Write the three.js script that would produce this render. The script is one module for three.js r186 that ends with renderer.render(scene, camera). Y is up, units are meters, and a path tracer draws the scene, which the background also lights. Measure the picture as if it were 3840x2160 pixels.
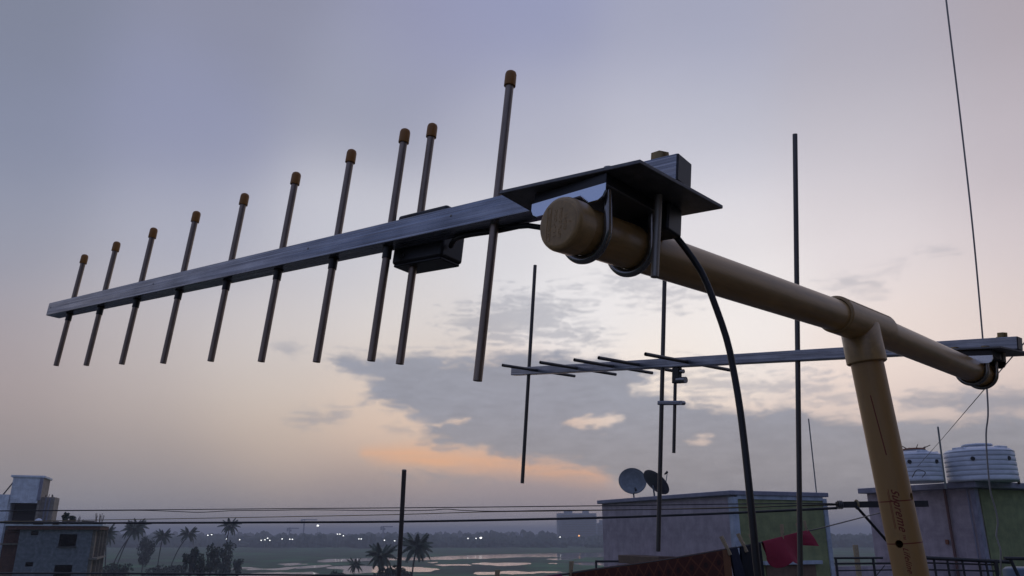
import * as THREE from 'three';
import { RoundedBoxGeometry } from 'three/addons/geometries/RoundedBoxGeometry.js';
import { TextGeometry } from 'three/addons/geometries/TextGeometry.js';
import { FontLoader } from 'three/addons/loaders/FontLoader.js';
import { ImprovedNoise } from 'three/addons/math/ImprovedNoise.js';
import { mergeGeometries } from 'three/addons/utils/BufferGeometryUtils.js';
import { Brush, Evaluator, SUBTRACTION } from 'three-bvh-csg';

// ---------------------------------------------------------------- camera, sky, sun, exposure
const EYE = 1.5;                       // eye height above the terrace floor (y = 0); the fields lie at y = GROUND
const GROUND = -13;
const PITCH = Math.atan(920 / 2900);
const scene = new THREE.Scene();
const camera = new THREE.PerspectiveCamera(2 * Math.atan(1080 / 2900) * 180 / Math.PI, 16 / 9, 0.02, 20000);
camera.position.set(0, EYE, 0);
camera.rotation.set(PITCH, 0, 0);
scene.add(camera);
const renderer = new THREE.WebGLRenderer({ antialias: true });
renderer.setSize(1024, 576);
renderer.toneMapping = THREE.LinearToneMapping;
renderer.toneMappingExposure = 1.0;
renderer.shadowMap.enabled = true;

// the dusk sky: colours of clear air at (azimuth from straight ahead, elevation, sRGB) and outlines of cloud in the same degrees
const SKY=[[-38.2,31.6,128,134,154],[-21.5,36.0,138,141,162],[-7.4,36.0,148,150,180],[0.0,38.0,149,154,186],[15.4,35.3,163,166,189],[29.2,32.6,170,168,183],[38.2,31.6,172,163,171],[-36.6,23.9,134,141,164],[-25.4,27.4,145,150,178],[-11.6,31.2,157,161,180],[-0.4,28.9,178,180,198],[14.7,28.1,195,196,210],[28.1,26.0,199,195,204],[36.6,23.9,192,183,191],[-35.3,17.5,151,155,172],[-24.2,19.4,172,175,192],[-12.9,20.7,200,201,212],[-0.4,21.2,219,218,224],[14.1,20.6,232,228,232],[27.0,19.0,230,222,225],[35.3,17.5,212,201,205],[-34.3,11.8,165,159,167],[-26.8,12.8,192,187,191],[-18.1,13.6,210,205,207],[-8.5,15.1,224,219,218],[5.7,16.1,243,240,241],[17.4,13.6,251,245,242],[29.3,12.5,245,232,226],[34.3,11.8,225,210,206],[-33.7,8.6,175,160,158],[-26.3,9.3,197,184,178],[-17.7,9.8,217,204,193],[-8.3,10.2,229,214,202],[11.4,10.1,255,242,229],[25.7,9.9,254,232,219],[33.8,9.1,237,213,201],[-33.2,5.4,154,145,145],[-25.8,5.8,172,160,156],[-17.4,6.2,202,182,167],[-8.2,7.0,232,199,173],[1.6,7.4,238,206,184],[13.1,6.5,232,206,190],[25.2,6.0,206,187,179],[33.2,5.6,184,171,169],[-32.6,2.3,150,145,148],[-22.1,2.5,151,145,148],[-9.8,2.7,158,148,150],[1.5,2.7,167,151,151],[16.4,2.6,171,155,155],[32.6,2.3,153,149,151],[-28.1,0.2,151,150,158],[0.0,0.2,154,151,159],[27.5,0.2,156,154,161],[60,6,126,122,128],[60,25,126,134,162],[60,50,118,130,168],[-60,6,126,122,128],[-60,25,126,134,162],[-60,50,118,130,168],[95,5,104,107,126],[95,22,114,130,174],[95,48,108,127,178],[-95,5,104,107,126],[-95,22,114,130,174],[-95,48,108,127,178],[130,5,104,107,126],[130,22,114,130,174],[130,48,108,127,178],[-130,5,104,107,126],[-130,22,114,130,174],[-130,48,108,127,178],[165,5,104,107,126],[165,22,114,130,174],[165,48,108,127,178],[-165,5,104,107,126],[-165,22,114,130,174],[-165,48,108,127,178],[0,60,124,136,172],[0,88,110,126,170],[90,80,110,126,170],[180,80,106,123,169],[-90,80,110,126,170]];
const CLOUDS=[[0.93,[-14.1,11.9,-12.5,12.6,-10.9,12.2,-8.6,12.9,-5.4,12.4,-2.1,12.5,-0.5,12.9,1.5,13.0,4.5,12.8,6.6,12.5,9.9,11.8,11.3,11.1,9.3,10.2,13.4,9.2,15.8,8.5,19.9,8.4,23.1,7.6,26.2,7.0,30.0,7.1,35.0,7.1,33.5,-1.5,10.7,-1.7,7.8,3.6,5.2,4.5,3.3,4.8,0.6,5.0,-1.0,5.2,-2.0,5.8,-4.7,6.0,-7.0,6.2,-6.3,7.6,-6.9,8.0,-9.1,8.5,-10.6,9.1,-11.3,8.8,-10.4,10.6,-11.5,10.9,-13.0,11.6]],[0.8,[26.2,8.4,27.5,8.8,29.7,8.7,31.7,8.7,35.2,8.6,34.9,6.7,30.0,7.3,28.3,7.7,26.7,7.9]],[0.5,[10.1,11.1,13.4,11.1,17.1,10.6,21.5,10.0,23.6,9.3,23.9,8.6,20.5,9.0,17.0,9.3,13.3,9.7]],[0.55,[-4.9,15.4,-3.3,15.9,-0.4,17.0,1.7,17.3,4.7,17.0,5.7,15.9,3.7,15.2,6.7,14.0,7.3,13.4,1.6,13.7,-1.4,13.3,-4.4,13.4,-3.3,14.4]],[0.42,[6.4,18.3,9.9,18.3,13.0,17.2,14.7,16.5,11.8,16.1,8.8,16.6]],[0.4,[22.8,16.5,24.4,16.9,26.6,16.4,27.0,15.6,25.6,15.5]],[0.25,[26.0,17.0,28.4,17.3,28.1,16.6]],[0.3,[29.2,17.9,31.1,17.8,31.2,17.4]],[0.5,[-17.2,12.5,-16.7,12.9,-15.6,12.9,-14.9,12.5,-16.3,12.1]],[0.55,[-15.9,7.6,-14.7,8.3,-13.7,8.3,-13.2,8.9,-12.4,8.6,-12.2,7.8,-13.8,7.2,-15.1,7.1]],[0.5,[-8.6,3.9,-6.5,4.2,-4.2,4.1,-2.7,3.9,-1.2,3.7,-2.7,3.4,-6.1,3.6]],[0.4,[-9.2,7.3,-7.6,7.4,-7.0,6.9,-8.9,6.8]]];
const GAPS=[[3.7,7.6,5.5,8.2,8.1,8.1,6.8,7.2,4.7,7.3],[12.5,6.3,13.4,6.6,14.6,6.6,13.8,6.1],[-6.1,7.4,-4.3,7.8,-3.0,8.0,-4.3,7.4]];
const GLOW=[[-10.4,5.4,-7.0,5.8,-2.3,5.4,1.5,4.8,6.5,4.0,6.1,3.8,0.6,4.3,-4.2,4.7,-8.5,5.1]];
const noise = new ImprovedNoise();
const lin = (c) => { c /= 255; return c <= 0.04045 ? c / 12.92 : Math.pow((c + 0.055) / 1.055, 2.4); };
const sstep = (a, b, x) => { const t = Math.min(1, Math.max(0, (x - a) / (b - a))); return t * t * (3 - 2 * t); };
function fbm(x, y, z, oct = 5) {
  let s = 0, a = 0.5;
  for (let i = 0; i < oct; i++) { s += a * noise.noise(x, y, z + i * 7.3); x = x * 2.03 + 3.1; y = y * 2.03 + 1.7; a *= 0.5; }
  return s;
}
function inside(poly, x, y) {          // signed distance in degrees, positive inside
  let d = 1e9, s = false;
  const n = poly.length / 2;
  for (let i = 0, j = n - 1; i < n; j = i++) {
    const ax = poly[2 * i], ay = poly[2 * i + 1], bx = poly[2 * j], by = poly[2 * j + 1];
    const ex = bx - ax, ey = by - ay, wx = x - ax, wy = y - ay;
    const t = Math.min(1, Math.max(0, (wx * ex + wy * ey) / (ex * ex + ey * ey)));
    d = Math.min(d, (wx - ex * t) ** 2 + (wy - ey * t) ** 2);
    if ((ay > y) !== (by > y) && x < (bx - ax) * (y - ay) / (by - ay) + ax) s = !s;
  }
  return (s ? 1 : -1) * Math.sqrt(d);
}
function makeSky() {
  const W = 4096, H = 2048, data = new Float32Array(W * H * 4);
  const pts = SKY.map(([az, el, r, g, b]) => {
    const a = az * Math.PI / 180, e = el * Math.PI / 180;
    return [Math.sin(a) * Math.cos(e), Math.sin(e), -Math.cos(a) * Math.cos(e), lin(r), lin(g), lin(b), el];
  });
  const GW = 360, GH = 124;            // coarse grid: 1 degree, elevation -3 .. 91 in 0.75 degree steps
  const grid = new Float32Array(GW * GH * 3);
  for (let j = 0; j < GH; j++) for (let i = 0; i < GW; i++) {
    const el = -3 + j * 0.766, az = i - 180, a = az * Math.PI / 180, e = el * Math.PI / 180;
    const x = Math.sin(a) * Math.cos(e), y = Math.sin(e), z = -Math.cos(a) * Math.cos(e);
    let w = 0, r = 0, g = 0, b = 0;
    for (const p of pts) {
      const dx = x - p[0], dy = (y - p[1]) * (1 + 1.0 * Math.exp(-Math.max(0, el) / 12)), dz = z - p[2];
      const q = dx * dx + dy * dy + dz * dz, k = Math.exp(-q / 0.0085) + 0.006 * Math.exp(-q / 0.05) + 0.0001 / (q + 0.04);
      w += k; r += k * p[3]; g += k * p[4]; b += k * p[5];
    }
    const o = (j * GW + i) * 3; grid[o] = r / w; grid[o + 1] = g / w; grid[o + 2] = b / w;
  }
  const base = (az, el, c) => {
    const u = ((az + 180) % 360 + 360) % 360, v = Math.min(GH - 1.001, Math.max(0, (el + 3) / 0.766));
    const i = Math.floor(u) % GW, j = Math.floor(v), i2 = (i + 1) % GW, fu = u - Math.floor(u), fv = v - j, g = (a, b) => grid[(b * GW + a) * 3 + c];
    return (g(i, j) * (1 - fu) + g(i2, j) * fu) * (1 - fv) + (g(i, j + 1) * (1 - fu) + g(i2, j + 1) * fu) * fv;
  };
  const top = [lin(150), lin(153), lin(166)], low = [lin(156), lin(152), lin(155)], hor = [lin(144), lin(139), lin(143)], warm = [lin(246), lin(184), lin(136)];
  for (let row = 0; row < H; row++) {
    const el = ((row + 0.5) / H - 0.5) * 180;
    for (let col = 0; col < W; col++) {
      const o = (row * W + col) * 4;
      data[o + 3] = 1;
      if (el < -3.2) { data[o] = 0.05; data[o + 1] = 0.05; data[o + 2] = 0.05; continue; }
      let az = ((col + 0.5) / W - 0.5) * 360 + 90;
      if (az > 180) az -= 360;
      let c = [base(az, el, 0), base(az, el, 1), base(az, el, 2)];
      const veil = 1 + 0.05 * fbm(az * 0.05, el * 0.16, 4.2, 3);
      c = c.map((v) => v * veil);
      if (Math.abs(az) < 52 && el < 27) {
        const wx = 1.1 * fbm(az * 0.35, el * 0.9, 1.3, 4), wy = 0.5 * fbm(az * 0.35 + 9, el * 0.9, 5.1, 4);
        const qx = az + wx, qy = el + wy;
        const n1 = fbm(az * 0.42, el * 1.15, 2.7, 6), n2 = fbm(az * 0.9 + 4, el * 2.6, 8.8, 5), n3 = fbm(az * 0.22 + 3, el * 2.4, 6.6, 4), n4 = fbm(az * 0.75 + 2 * wx, el * 3.0 + 2 * wy, 3.9, 6);
        // thin bars of cloud lit orange from below the horizon
        let gl = 0;
        for (const p of GLOW) gl = Math.max(gl, sstep(-1.05, 0.75, inside(p, az + 2 * wx, el + 0.35 * wy + 0.2 * n3)));
        gl *= 0.85 + 0.7 * n3;
        c = c.map((v, k) => v + (warm[k] - v) * Math.min(1, gl * 0.85));
        let a = 0;
        for (let m = 0; m < CLOUDS.length; m++) {
          const [dens, poly] = CLOUDS[m], big = m === 0, small = m > 4;
          const d = inside(poly, qx, qy);
          if (d < -3) continue;
          const v = big || m === 1 ? sstep(-0.45, 0.75, d + 0.9 * n1 + 0.9 * n4) : small ? sstep(-0.5, 0.7, d + 0.6 * n1 + 1.1 * n4) : sstep(-0.7, 1.0, d * 0.7 + 0.9 * n1 + 2.6 * n4);
          a = Math.max(a, v * dens);
        }
        for (const p of GAPS) a *= 1 - 0.85 * sstep(-0.25, 0.35, inside(p, qx, qy) + 0.7 * n2);
        const t = sstep(3, 10, el), h = sstep(3.2, 0.8, el), shade = 1 + 0.16 * n1 + 0.14 * n4;
        for (let k = 0; k < 3; k++) {
          let cc = (low[k] + (top[k] - low[k]) * t) * shade;
          cc += (hor[k] - cc) * h;
          c[k] += (cc - c[k]) * a;
        }
      }
      data[o] = c[0]; data[o + 1] = c[1]; data[o + 2] = c[2];
    }
  }
  const t = new THREE.DataTexture(data, W, H, THREE.RGBAFormat, THREE.FloatType);
  t.mapping = THREE.EquirectangularReflectionMapping;
  t.magFilter = THREE.LinearFilter; t.needsUpdate = true;
  return t;
}
const skyTexture = makeSky();
scene.background = skyTexture;
scene.environment = skyTexture;

const sun = new THREE.DirectionalLight(0xffd2b0, 0.04);   // the sun has just set behind the orange bars
sun.position.set(-3, 6, -100); sun.target.position.set(0, 0, 0);
sun.castShadow = true; sun.shadow.radius = 30;
sun.shadow.camera.left = -60; sun.shadow.camera.right = 60; sun.shadow.camera.top = 40; sun.shadow.camera.bottom = -40; sun.shadow.camera.far = 400;
scene.add(sun, sun.target);
scene.fog = new THREE.FogExp2(0xced1d6, 0.00068);         // evening haze over the fields

// ---------------------------------------------------------------- helpers
let seed = 12345;
const rnd = (a = 0, b = 1) => { seed = (Math.imul(seed, 1664525) + 1013904223) >>> 0; return a + (b - a) * seed / 4294967296; };
const V = (x, y, z) => new THREE.Vector3(x, y, z);
const W = (a) => V(a[0], a[1] + EYE, a[2]);            // measured from the eye
function at(x, y, depth) {                               // a place seen at a direction, at its own distance along the view axis
  const a = (x - 1920) / 2900 * depth, u = (1080 - y) / 2900 * depth, c = Math.cos(PITCH), s = Math.sin(PITCH);
  return V(a, u * c + depth * s + EYE, -(depth * c - u * s));
}
const used = {};
const numbered = (n) => { used[n] = (used[n] ?? -1) + 1; return used[n] ? n + '_' + String(used[n]).padStart(3, '0') : n; };
function own(o) { o.castShadow = true; o.receiveShadow = true; return o; }
function put(name, geo, mat, parent) {                   // a part
  const m = own(new THREE.Mesh(geo, mat)); m.name = name; parent.add(m); return m;
}
function tag(o, label, category, group) { o.userData.label = label; o.userData.category = category; if (group) o.userData.group = group; return o; }
function thing(name, label, category, pos = V(0, 0, 0), turn = 0, group) {
  const g = new THREE.Group(); g.name = numbered(name); g.position.copy(pos); g.rotation.y = turn; scene.add(g);
  return tag(g, label, category, group);
}
function solo(name, geo, mat, label, category, group) {
  const m = own(new THREE.Mesh(geo, mat)); m.name = numbered(name); scene.add(m); return tag(m, label, category, group);
}
function struct(name, geo, mat) { const m = own(new THREE.Mesh(geo, mat)); m.name = numbered(name); m.userData.kind = 'structure'; scene.add(m); return m; }
function boxUV(g, k = 1) {                               // uv in metres, by the side a face looks to
  if (g.index) g = g.toNonIndexed();
  const p = g.attributes.position, n = g.attributes.normal, uv = new Float32Array(p.count * 2);
  for (let i = 0; i < p.count; i++) {
    const x = Math.abs(n.getX(i)), y = Math.abs(n.getY(i)), z = Math.abs(n.getZ(i));
    const [a, b] = y >= x && y >= z ? [p.getX(i), p.getZ(i)] : x >= z ? [p.getZ(i), p.getY(i)] : [p.getX(i), p.getY(i)];
    uv[2 * i] = a * k; uv[2 * i + 1] = b * k;
  }
  g.setAttribute('uv', new THREE.BufferAttribute(uv, 2));
  return g;
}
const box = (w, h, d, x = 0, y = 0, z = 0, k = 1) => boxUV(new THREE.BoxGeometry(w, h, d).translate(x, y, z), k);
const rbox = (w, h, d, r, x = 0, y = 0, z = 0, k = 1) => boxUV(new RoundedBoxGeometry(w, h, d, 2, r).translate(x, y, z), k);
function along(geo, a, b) {                              // turn a geometry built up +y from the origin so that it runs from a towards b
  const q = new THREE.Quaternion().setFromUnitVectors(V(0, 1, 0), b.clone().sub(a).normalize());
  return geo.applyQuaternion(q).translate(a.x, a.y, a.z);
}
function rod(a, b, r, seg = 16, r2 = r) {
  const L = a.distanceTo(b);
  return along(new THREE.CylinderGeometry(r2, r, L, seg).translate(0, L / 2, 0), a, b);
}
function bar(a, b, w, d) { const L = a.distanceTo(b); return along(boxUV(new THREE.BoxGeometry(w, L, d).translate(0, L / 2, 0)), a, b); }
function wire(points, r, seg = 60, sides = 8) { return new THREE.TubeGeometry(new THREE.CatmullRomCurve3(points, false, 'centripetal'), seg, r, sides, false); }
function lathe(profile, seg = 32) { return new THREE.LatheGeometry(profile.map(([x, y]) => new THREE.Vector2(x, y)), seg); }
const extrude = (shape, depth, bevel = 0, seg = 1) => new THREE.ExtrudeGeometry(shape, { depth, bevelEnabled: bevel > 0, bevelThickness: bevel, bevelSize: bevel, bevelSegments: seg, curveSegments: 10 });
function outline(pts) { const s = new THREE.Shape(); pts.forEach(([x, y], i) => (i ? s.lineTo(x, y) : s.moveTo(x, y))); s.closePath(); return s; }

// textures: what surfaces are made of
function tex(w, h, fn, srgb = true) {
  const d = new Uint8Array(w * h * 4);
  for (let y = 0; y < h; y++) for (let x = 0; x < w; x++) {
    const c = fn(x / w, y / h), o = (y * w + x) * 4;
    d[o] = c[0]; d[o + 1] = c[1]; d[o + 2] = c[2]; d[o + 3] = 255;
  }
  const t = new THREE.DataTexture(d, w, h);
  t.wrapS = t.wrapT = THREE.RepeatWrapping; t.magFilter = THREE.LinearFilter; t.minFilter = THREE.LinearMipmapLinearFilter;
  if (srgb) t.colorSpace = THREE.SRGBColorSpace;
  t.needsUpdate = true; return t;
}
// noise that repeats at the edge of the tile: a walk round two circles
function tiled(u, v, fx, fy, z, oct = 4) {
  const a = u * Math.PI * 2, b = v * Math.PI * 2;
  return 0.5 * (fbm(Math.cos(a) * fx + z, Math.sin(a) * fx, Math.cos(b) * fy + 3 * z, oct) + fbm(Math.sin(a) * fx - z, Math.cos(b) * fy, Math.sin(b) * fy + z, oct)) * 2;
}
const rep = (t, x, y) => { const c = t.clone(); c.repeat.set(x, y); c.needsUpdate = true; return c; };
const clamp8 = (v) => Math.max(0, Math.min(255, v));
const blotch = tex(256, 256, (u, v) => { const n = tiled(u, v, 1.4, 1.4, 1.1, 5), m = tiled(u, v, 6, 6, 4.4, 3), k = clamp8(232 + 34 * n + 16 * m); return [k, k, k]; });
const grain = tex(256, 256, (u, v) => { const k = clamp8(128 + 160 * tiled(u, v, 9, 9, 2.2, 4)); return [k, k, k]; }, false);
const drawn = tex(64, 512, (u, v) => { const k = clamp8(150 + 230 * tiled(u, v, 0.35, 22, 3.3, 3)); return [k, k, k]; }, false);
const drawnColor = tex(128, 512, (u, v) => { const n = tiled(u, v, 0.5, 16, 5.5, 3), m = tiled(u, v, 1.5, 3, 7.1, 4), k = clamp8(214 + 60 * n + 50 * m); return [k, k, clamp8(k + 3)]; });
function mat(color, rough, extra = {}) { const c = Array.isArray(color) ? new THREE.Color().setRGB(...color) : new THREE.Color(color); return new THREE.MeshStandardMaterial({ color: c, roughness: rough, metalness: 0, ...extra }); }
const M = {
  alu: mat([0.42, 0.44, 0.48], 0.45, { metalness: 0.75, map: rep(drawnColor, 2, 16), roughnessMap: rep(drawn, 2, 16) }),
  aluRod: mat([0.33, 0.26, 0.21], 0.38, { metalness: 0.7, map: rep(blotch, 1, 6) }),
  aluRodB: mat([0.13, 0.125, 0.12], 0.42, { metalness: 0.6, map: rep(blotch, 1, 6) }),
  plate: mat([0.20, 0.195, 0.195], 0.5, { metalness: 0.6, map: rep(blotch, 14, 14), bumpMap: rep(grain, 20, 20), bumpScale: 0.0002 }),
  zinc: mat([0.72, 0.76, 0.82], 0.16, { metalness: 0.95 }),
  steel: mat([0.26, 0.255, 0.25], 0.36, { metalness: 0.85, roughnessMap: rep(grain, 2, 6) }),
  brass: mat([0.26, 0.19, 0.09], 0.4, { metalness: 0.8 }),
  thread: mat([0.33, 0.31, 0.28], 0.5, { metalness: 0.75 }),
  blackPlastic: mat([0.012, 0.012, 0.014], 0.42),
  rubber: mat([0.013, 0.012, 0.012], 0.5),
  capYellow: mat([0.34, 0.14, 0.02], 0.5),
  cpvc: mat([0.47, 0.29, 0.11], 0.3, { map: rep(blotch, 1, 3), bumpMap: rep(grain, 3, 12), bumpScale: 0.00006 }),
  cpvcFit: mat([0.49, 0.31, 0.125], 0.36, { map: rep(blotch, 2, 2) }),
};

// ---------------------------------------------------------------- the pipe mast
const T0 = W([0.39899, 0.23074, -0.86078]), PA = W([0.03216, 0.20687, -0.50164]), PB = W([0.74658, 0.23703, -1.20622]);
const postDir = V(0.07481, -0.99705, -0.01715).normalize();
const hA = T0.clone().sub(PA).normalize(), hB = PB.clone().sub(T0).normalize();
const RP = 0.01745;
const font = await new FontLoader().loadAsync('fonts/droid/droid_sans_bold.typeface.json');
function tubeShell(L, r, ri, seg = 48) { return lathe([[ri, 0], [r, 0], [r, L], [ri, L], [ri, 0]], seg); }
function capShape() { const R = 0.0199; return lathe([[0, 0], [R - 0.0045, 0], [R - 0.0022, 0.0006], [R - 0.0008, 0.0020], [R, 0.0045], [R, 0.0175], [R - 0.0008, 0.0185], [RP + 0.0001, 0.0185], [RP + 0.0001, 0.010], [0, 0.010]], 56); }
{
  const foot = T0.clone().addScaledVector(postDir, -T0.y / postDir.y);
  const mast = thing('pipe_mast', 'tan plastic pipe mast with a level crossbar on a tee, carrying both antennas', 'mast', foot);
  const L = (v) => v.clone().sub(foot);
  // crossbar: two pipes pushed into the tee
  put('crossbar', along(tubeShell(T0.distanceTo(PA) - 0.02, RP, 0.0145), L(PA).addScaledVector(hA, 0.008), L(T0)), M.cpvc, mast);
  put('crossbar', along(tubeShell(T0.distanceTo(PB) - 0.02, RP, 0.0145), L(T0).addScaledVector(hB, 0.012), L(PB)), M.cpvc, mast);
  // tee
  const RT = 0.0208, half = 0.064;
  const mid = hA.clone().add(hB).normalize();
  const sleeve = along(lathe([[RP, 0], [RT - 0.0012, 0], [RT, 0.0014], [RT, 2 * half - 0.0014], [RT - 0.0012, 2 * half], [RP, 2 * half]], 56), L(T0).addScaledVector(mid, -half), L(T0));
  const tee = put('tee_fitting', sleeve, M.cpvcFit, mast);
  const bl = 0.047;
  put('branch', along(lathe([[0, 0.004], [RT + 0.0003, 0.004], [RT + 0.0006, bl - 0.0012], [RT - 0.0006, bl], [RP, bl]], 56), L(T0), L(T0).add(postDir)), M.cpvcFit, tee);
  // moulding seam along the tee
  const side = V().crossVectors(mid, V(0, 1, 0)).normalize().multiplyScalar(-1);
  const toCam = side.clone().multiplyScalar(side.z > 0 ? 1 : -1).multiplyScalar(0.80).addScaledVector(V(0, 1, 0), 0.6).normalize();
  put('seam', rod(L(T0).addScaledVector(mid, -half).addScaledVector(toCam, RT), L(T0).addScaledVector(mid, half * 0.9).addScaledVector(toCam, RT), 0.0005, 6), M.cpvcFit, tee);
  // post with print, ring lines and two drilled holes
  const plen = foot.distanceTo(T0) - 0.012;
  const cv = document.createElement('canvas'); cv.width = 512; cv.height = 2048;
  const g = cv.getContext('2d');
  const span = 0.62;                                      // metres of pipe on the canvas, from the top of the post down
  g.fillStyle = 'rgb(170,134,84)'; g.fillRect(0, 0, 512, 2048);
  for (let i = 0; i < 2600; i++) { const k = rnd(-10, 10); g.fillStyle = `rgba(${150 + k},${124 + k},${90 + k},${rnd(0.03, 0.16)})`; g.fillRect(rnd(0, 512), rnd(0, 2048), rnd(1, 14), rnd(1, 60)); }
  const my = (m) => m / span * 2048, mx = (m) => m / 0.1096 * 512;
  g.fillStyle = g.strokeStyle = 'rgb(116,44,24)';
  const cx = 256;
  g.lineWidth = 3.5;
  for (const y of [0.1880, 0.2310]) { g.beginPath(); g.moveTo(0, my(y)); g.lineTo(512, my(y)); g.stroke(); }
  g.save(); g.translate(cx + mx(-0.0052), my(0.1745)); g.rotate(Math.PI / 2);
  g.scale(2048 / span / 1000, 512 / 0.1096 / 1000);       // now 1 unit = 1 mm
  g.transform(1, 0, -0.25, 1, 0, 0);
  g.font = 'italic bold 10px sans-serif'; g.textBaseline = 'alphabetic';
  g.fillText('Supreme', 0, -2.2);
  g.fillRect(1, 0.0, 40, 0.5); g.fillRect(4, 1.2, 38, 0.4);
  g.font = 'bold 3.5px sans-serif'; g.fillText('TM', 46, -4.6);
  g.font = 'italic bold 7px sans-serif'; g.fillText('Lifeline', 59, -2.6);
  g.restore();
  g.lineWidth = 5; g.beginPath(); g.moveTo(cx - mx(0.0035), my(0.075)); g.lineTo(cx + mx(0.0000), my(0.140)); g.stroke();
  g.lineWidth = 2; g.strokeStyle = 'rgba(116,60,34,0.6)'; g.beginPath(); g.moveTo(cx - mx(0.002), my(0.26)); g.lineTo(cx - mx(0.002), my(0.5)); g.stroke();
  const print = new THREE.CanvasTexture(cv); print.colorSpace = THREE.SRGBColorSpace; print.magFilter = THREE.LinearFilter;
  const printed = mat([0.95, 0.93, 0.90], 0.38, { map: print });
  // build the post downwards: y = 0 at the tee, uv from the angle and the distance
  const face = Math.PI + 0.435;                           // the angle about the post at which its printed side looks out over the terrace
  const up = tubeShell(plen, RP, 0.0145, 64);
  const geo = up.toNonIndexed();
  const p0 = geo.attributes.position, uv = geo.attributes.uv;
  for (let i = 0; i < p0.count; i += 3) {
    const us = [0, 1, 2].map((k) => { let a = (face - Math.atan2(p0.getX(i + k), p0.getZ(i + k))) / (2 * Math.PI) + 0.5; return a - Math.floor(a); });
    if (Math.max(...us) - Math.min(...us) > 0.5) for (let k = 0; k < 3; k++) if (us[k] < 0.5) us[k] += 1;
    for (let k = 0; k < 3; k++) uv.setXY(i + k, us[k], 1 - p0.getY(i + k) / span);
  }
  print.wrapS = THREE.RepeatWrapping; print.wrapT = THREE.RepeatWrapping;
  const hole = (y, ang, r) => { const b = new Brush(new THREE.CylinderGeometry(r, r, 0.03, 28).rotateX(Math.PI / 2).translate(0, 0, RP).rotateY(ang).translate(0, y, 0)); b.updateMatrixWorld(); return b; };
  const ev = new Evaluator(); ev.attributes = ['position', 'normal', 'uv']; ev.useGroups = false;
  let b = new Brush(geo); b.updateMatrixWorld();
  for (const [y, a, r] of [[0.2310, face + 0.33, 0.0040], [0.1845, face - 1.22, 0.0040]]) b = ev.evaluate(b, hole(y, a, r), SUBTRACTION);
  const pg = b.geometry.clone().rotateX(Math.PI).rotateY(0);   // y now runs down
  const qn = new THREE.Quaternion().setFromUnitVectors(V(0, -1, 0), postDir);
  pg.applyQuaternion(qn); const s = L(T0).addScaledVector(postDir, 0.010); pg.translate(s.x, s.y, s.z);
  put('post', pg, printed, mast);
  // end caps
  const ca = put('end_cap', along(capShape(), L(PA), L(PA).add(hA)), M.cpvcFit, mast);
  put('end_cap', along(capShape(), L(PB), L(PB).sub(hB)), M.cpvcFit, mast);
  // moulded lettering on the near cap, reading upwards
  const n = hA.clone().negate(), upv = V(0, 1, 0).addScaledVector(n, -n.y).normalize(), right = V().crossVectors(upv, n);
  const tilt = -0.16, tx = upv.clone().applyAxisAngle(n, tilt), ty = V().crossVectors(n, tx);
  const bas = new THREE.Matrix4().makeBasis(tx, ty, n).setPosition(L(PA).addScaledVector(n, -0.0001));
  const line = (str, size, x, y) => { const t = new TextGeometry(str, { font, size, depth: 0.0004, curveSegments: 3, bevelEnabled: false }); t.computeBoundingBox(); const w = t.boundingBox.max.x; return t.translate(x - w / 2, y, 0); };
  const frame = outline([[-0.0125, 0.0069], [0.0118, 0.0069], [0.0128, 0.0080], [0.0116, 0.0108], [-0.0125, 0.0108]]);
  frame.holes.push(outline([[-0.0121, 0.0073], [0.0116, 0.0073], [0.0122, 0.0080], [0.0113, 0.0104], [-0.0121, 0.0104]]));
  const letters = [line('avomplaz', 0.0028, -0.001, 0.0077), line('1 1/4" CPVC', 0.0026, 0, 0.0015), line('ASTM D-2846', 0.0026, 0, -0.0033), line('SDR-11', 0.0026, 0, -0.0080), line('F', 0.0020, 0, -0.0122)];
  const txt = mergeGeometries([...letters.map((t) => (t.index ? t.toNonIndexed() : t)), (() => { const e = extrude(frame, 0.0004); return e.index ? e.toNonIndexed() : e; })()]);
  put('lettering', txt.applyMatrix4(bas), M.cpvcFit, ca);
}

// ---------------------------------------------------------------- the two antennas
function frameGroup(name, label, origin, d, e, w) {
  const g = thing(name, label, 'antenna', W(origin));
  g.quaternion.setFromRotationMatrix(new THREE.Matrix4().makeBasis(V(...d), V(...e), V(...w)));
  return g;
}
function squareTube(x0, x1, size, y, wall = 0.0016) {
  const h = size / 2, r = 0.0012, s = new THREE.Shape();
  const rr = (p, k, q) => { p.moveTo(-k + q, -k); p.lineTo(k - q, -k); p.quadraticCurveTo(k, -k, k, -k + q); p.lineTo(k, k - q); p.quadraticCurveTo(k, k, k - q, k); p.lineTo(-k + q, k); p.quadraticCurveTo(-k, k, -k, k - q); p.lineTo(-k, -k + q); p.quadraticCurveTo(-k, -k, -k + q, -k); };
  rr(s, h, r); const hole = new THREE.Path(); rr(hole, h - wall, 0.0006); s.holes.push(hole);
  return boxUV(new THREE.ExtrudeGeometry(s, { depth: x1 - x0, bevelEnabled: false, curveSegments: 3 }).rotateY(Math.PI / 2).translate(x0, y, 0));
}
function hollowRod(L, r) { return lathe([[0, 0.010], [r * 0.78, 0.010], [r * 0.78, 0], [r, 0], [r, L], [r * 0.78, L], [r * 0.78, L - 0.01], [0, L - 0.01]], 20); }
function hexNut(r, h) { return new THREE.CylinderGeometry(r, r, h, 6); }
function threaded(L, r, pitch) { const p = []; const n = Math.round(L / pitch); p.push([0, 0]); for (let i = 0; i <= n; i++) { p.push([r - 0.0005, i * pitch]); p.push([r, i * pitch + pitch * 0.5]); } p.push([0, n * pitch]); return lathe(p, 16); }
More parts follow.
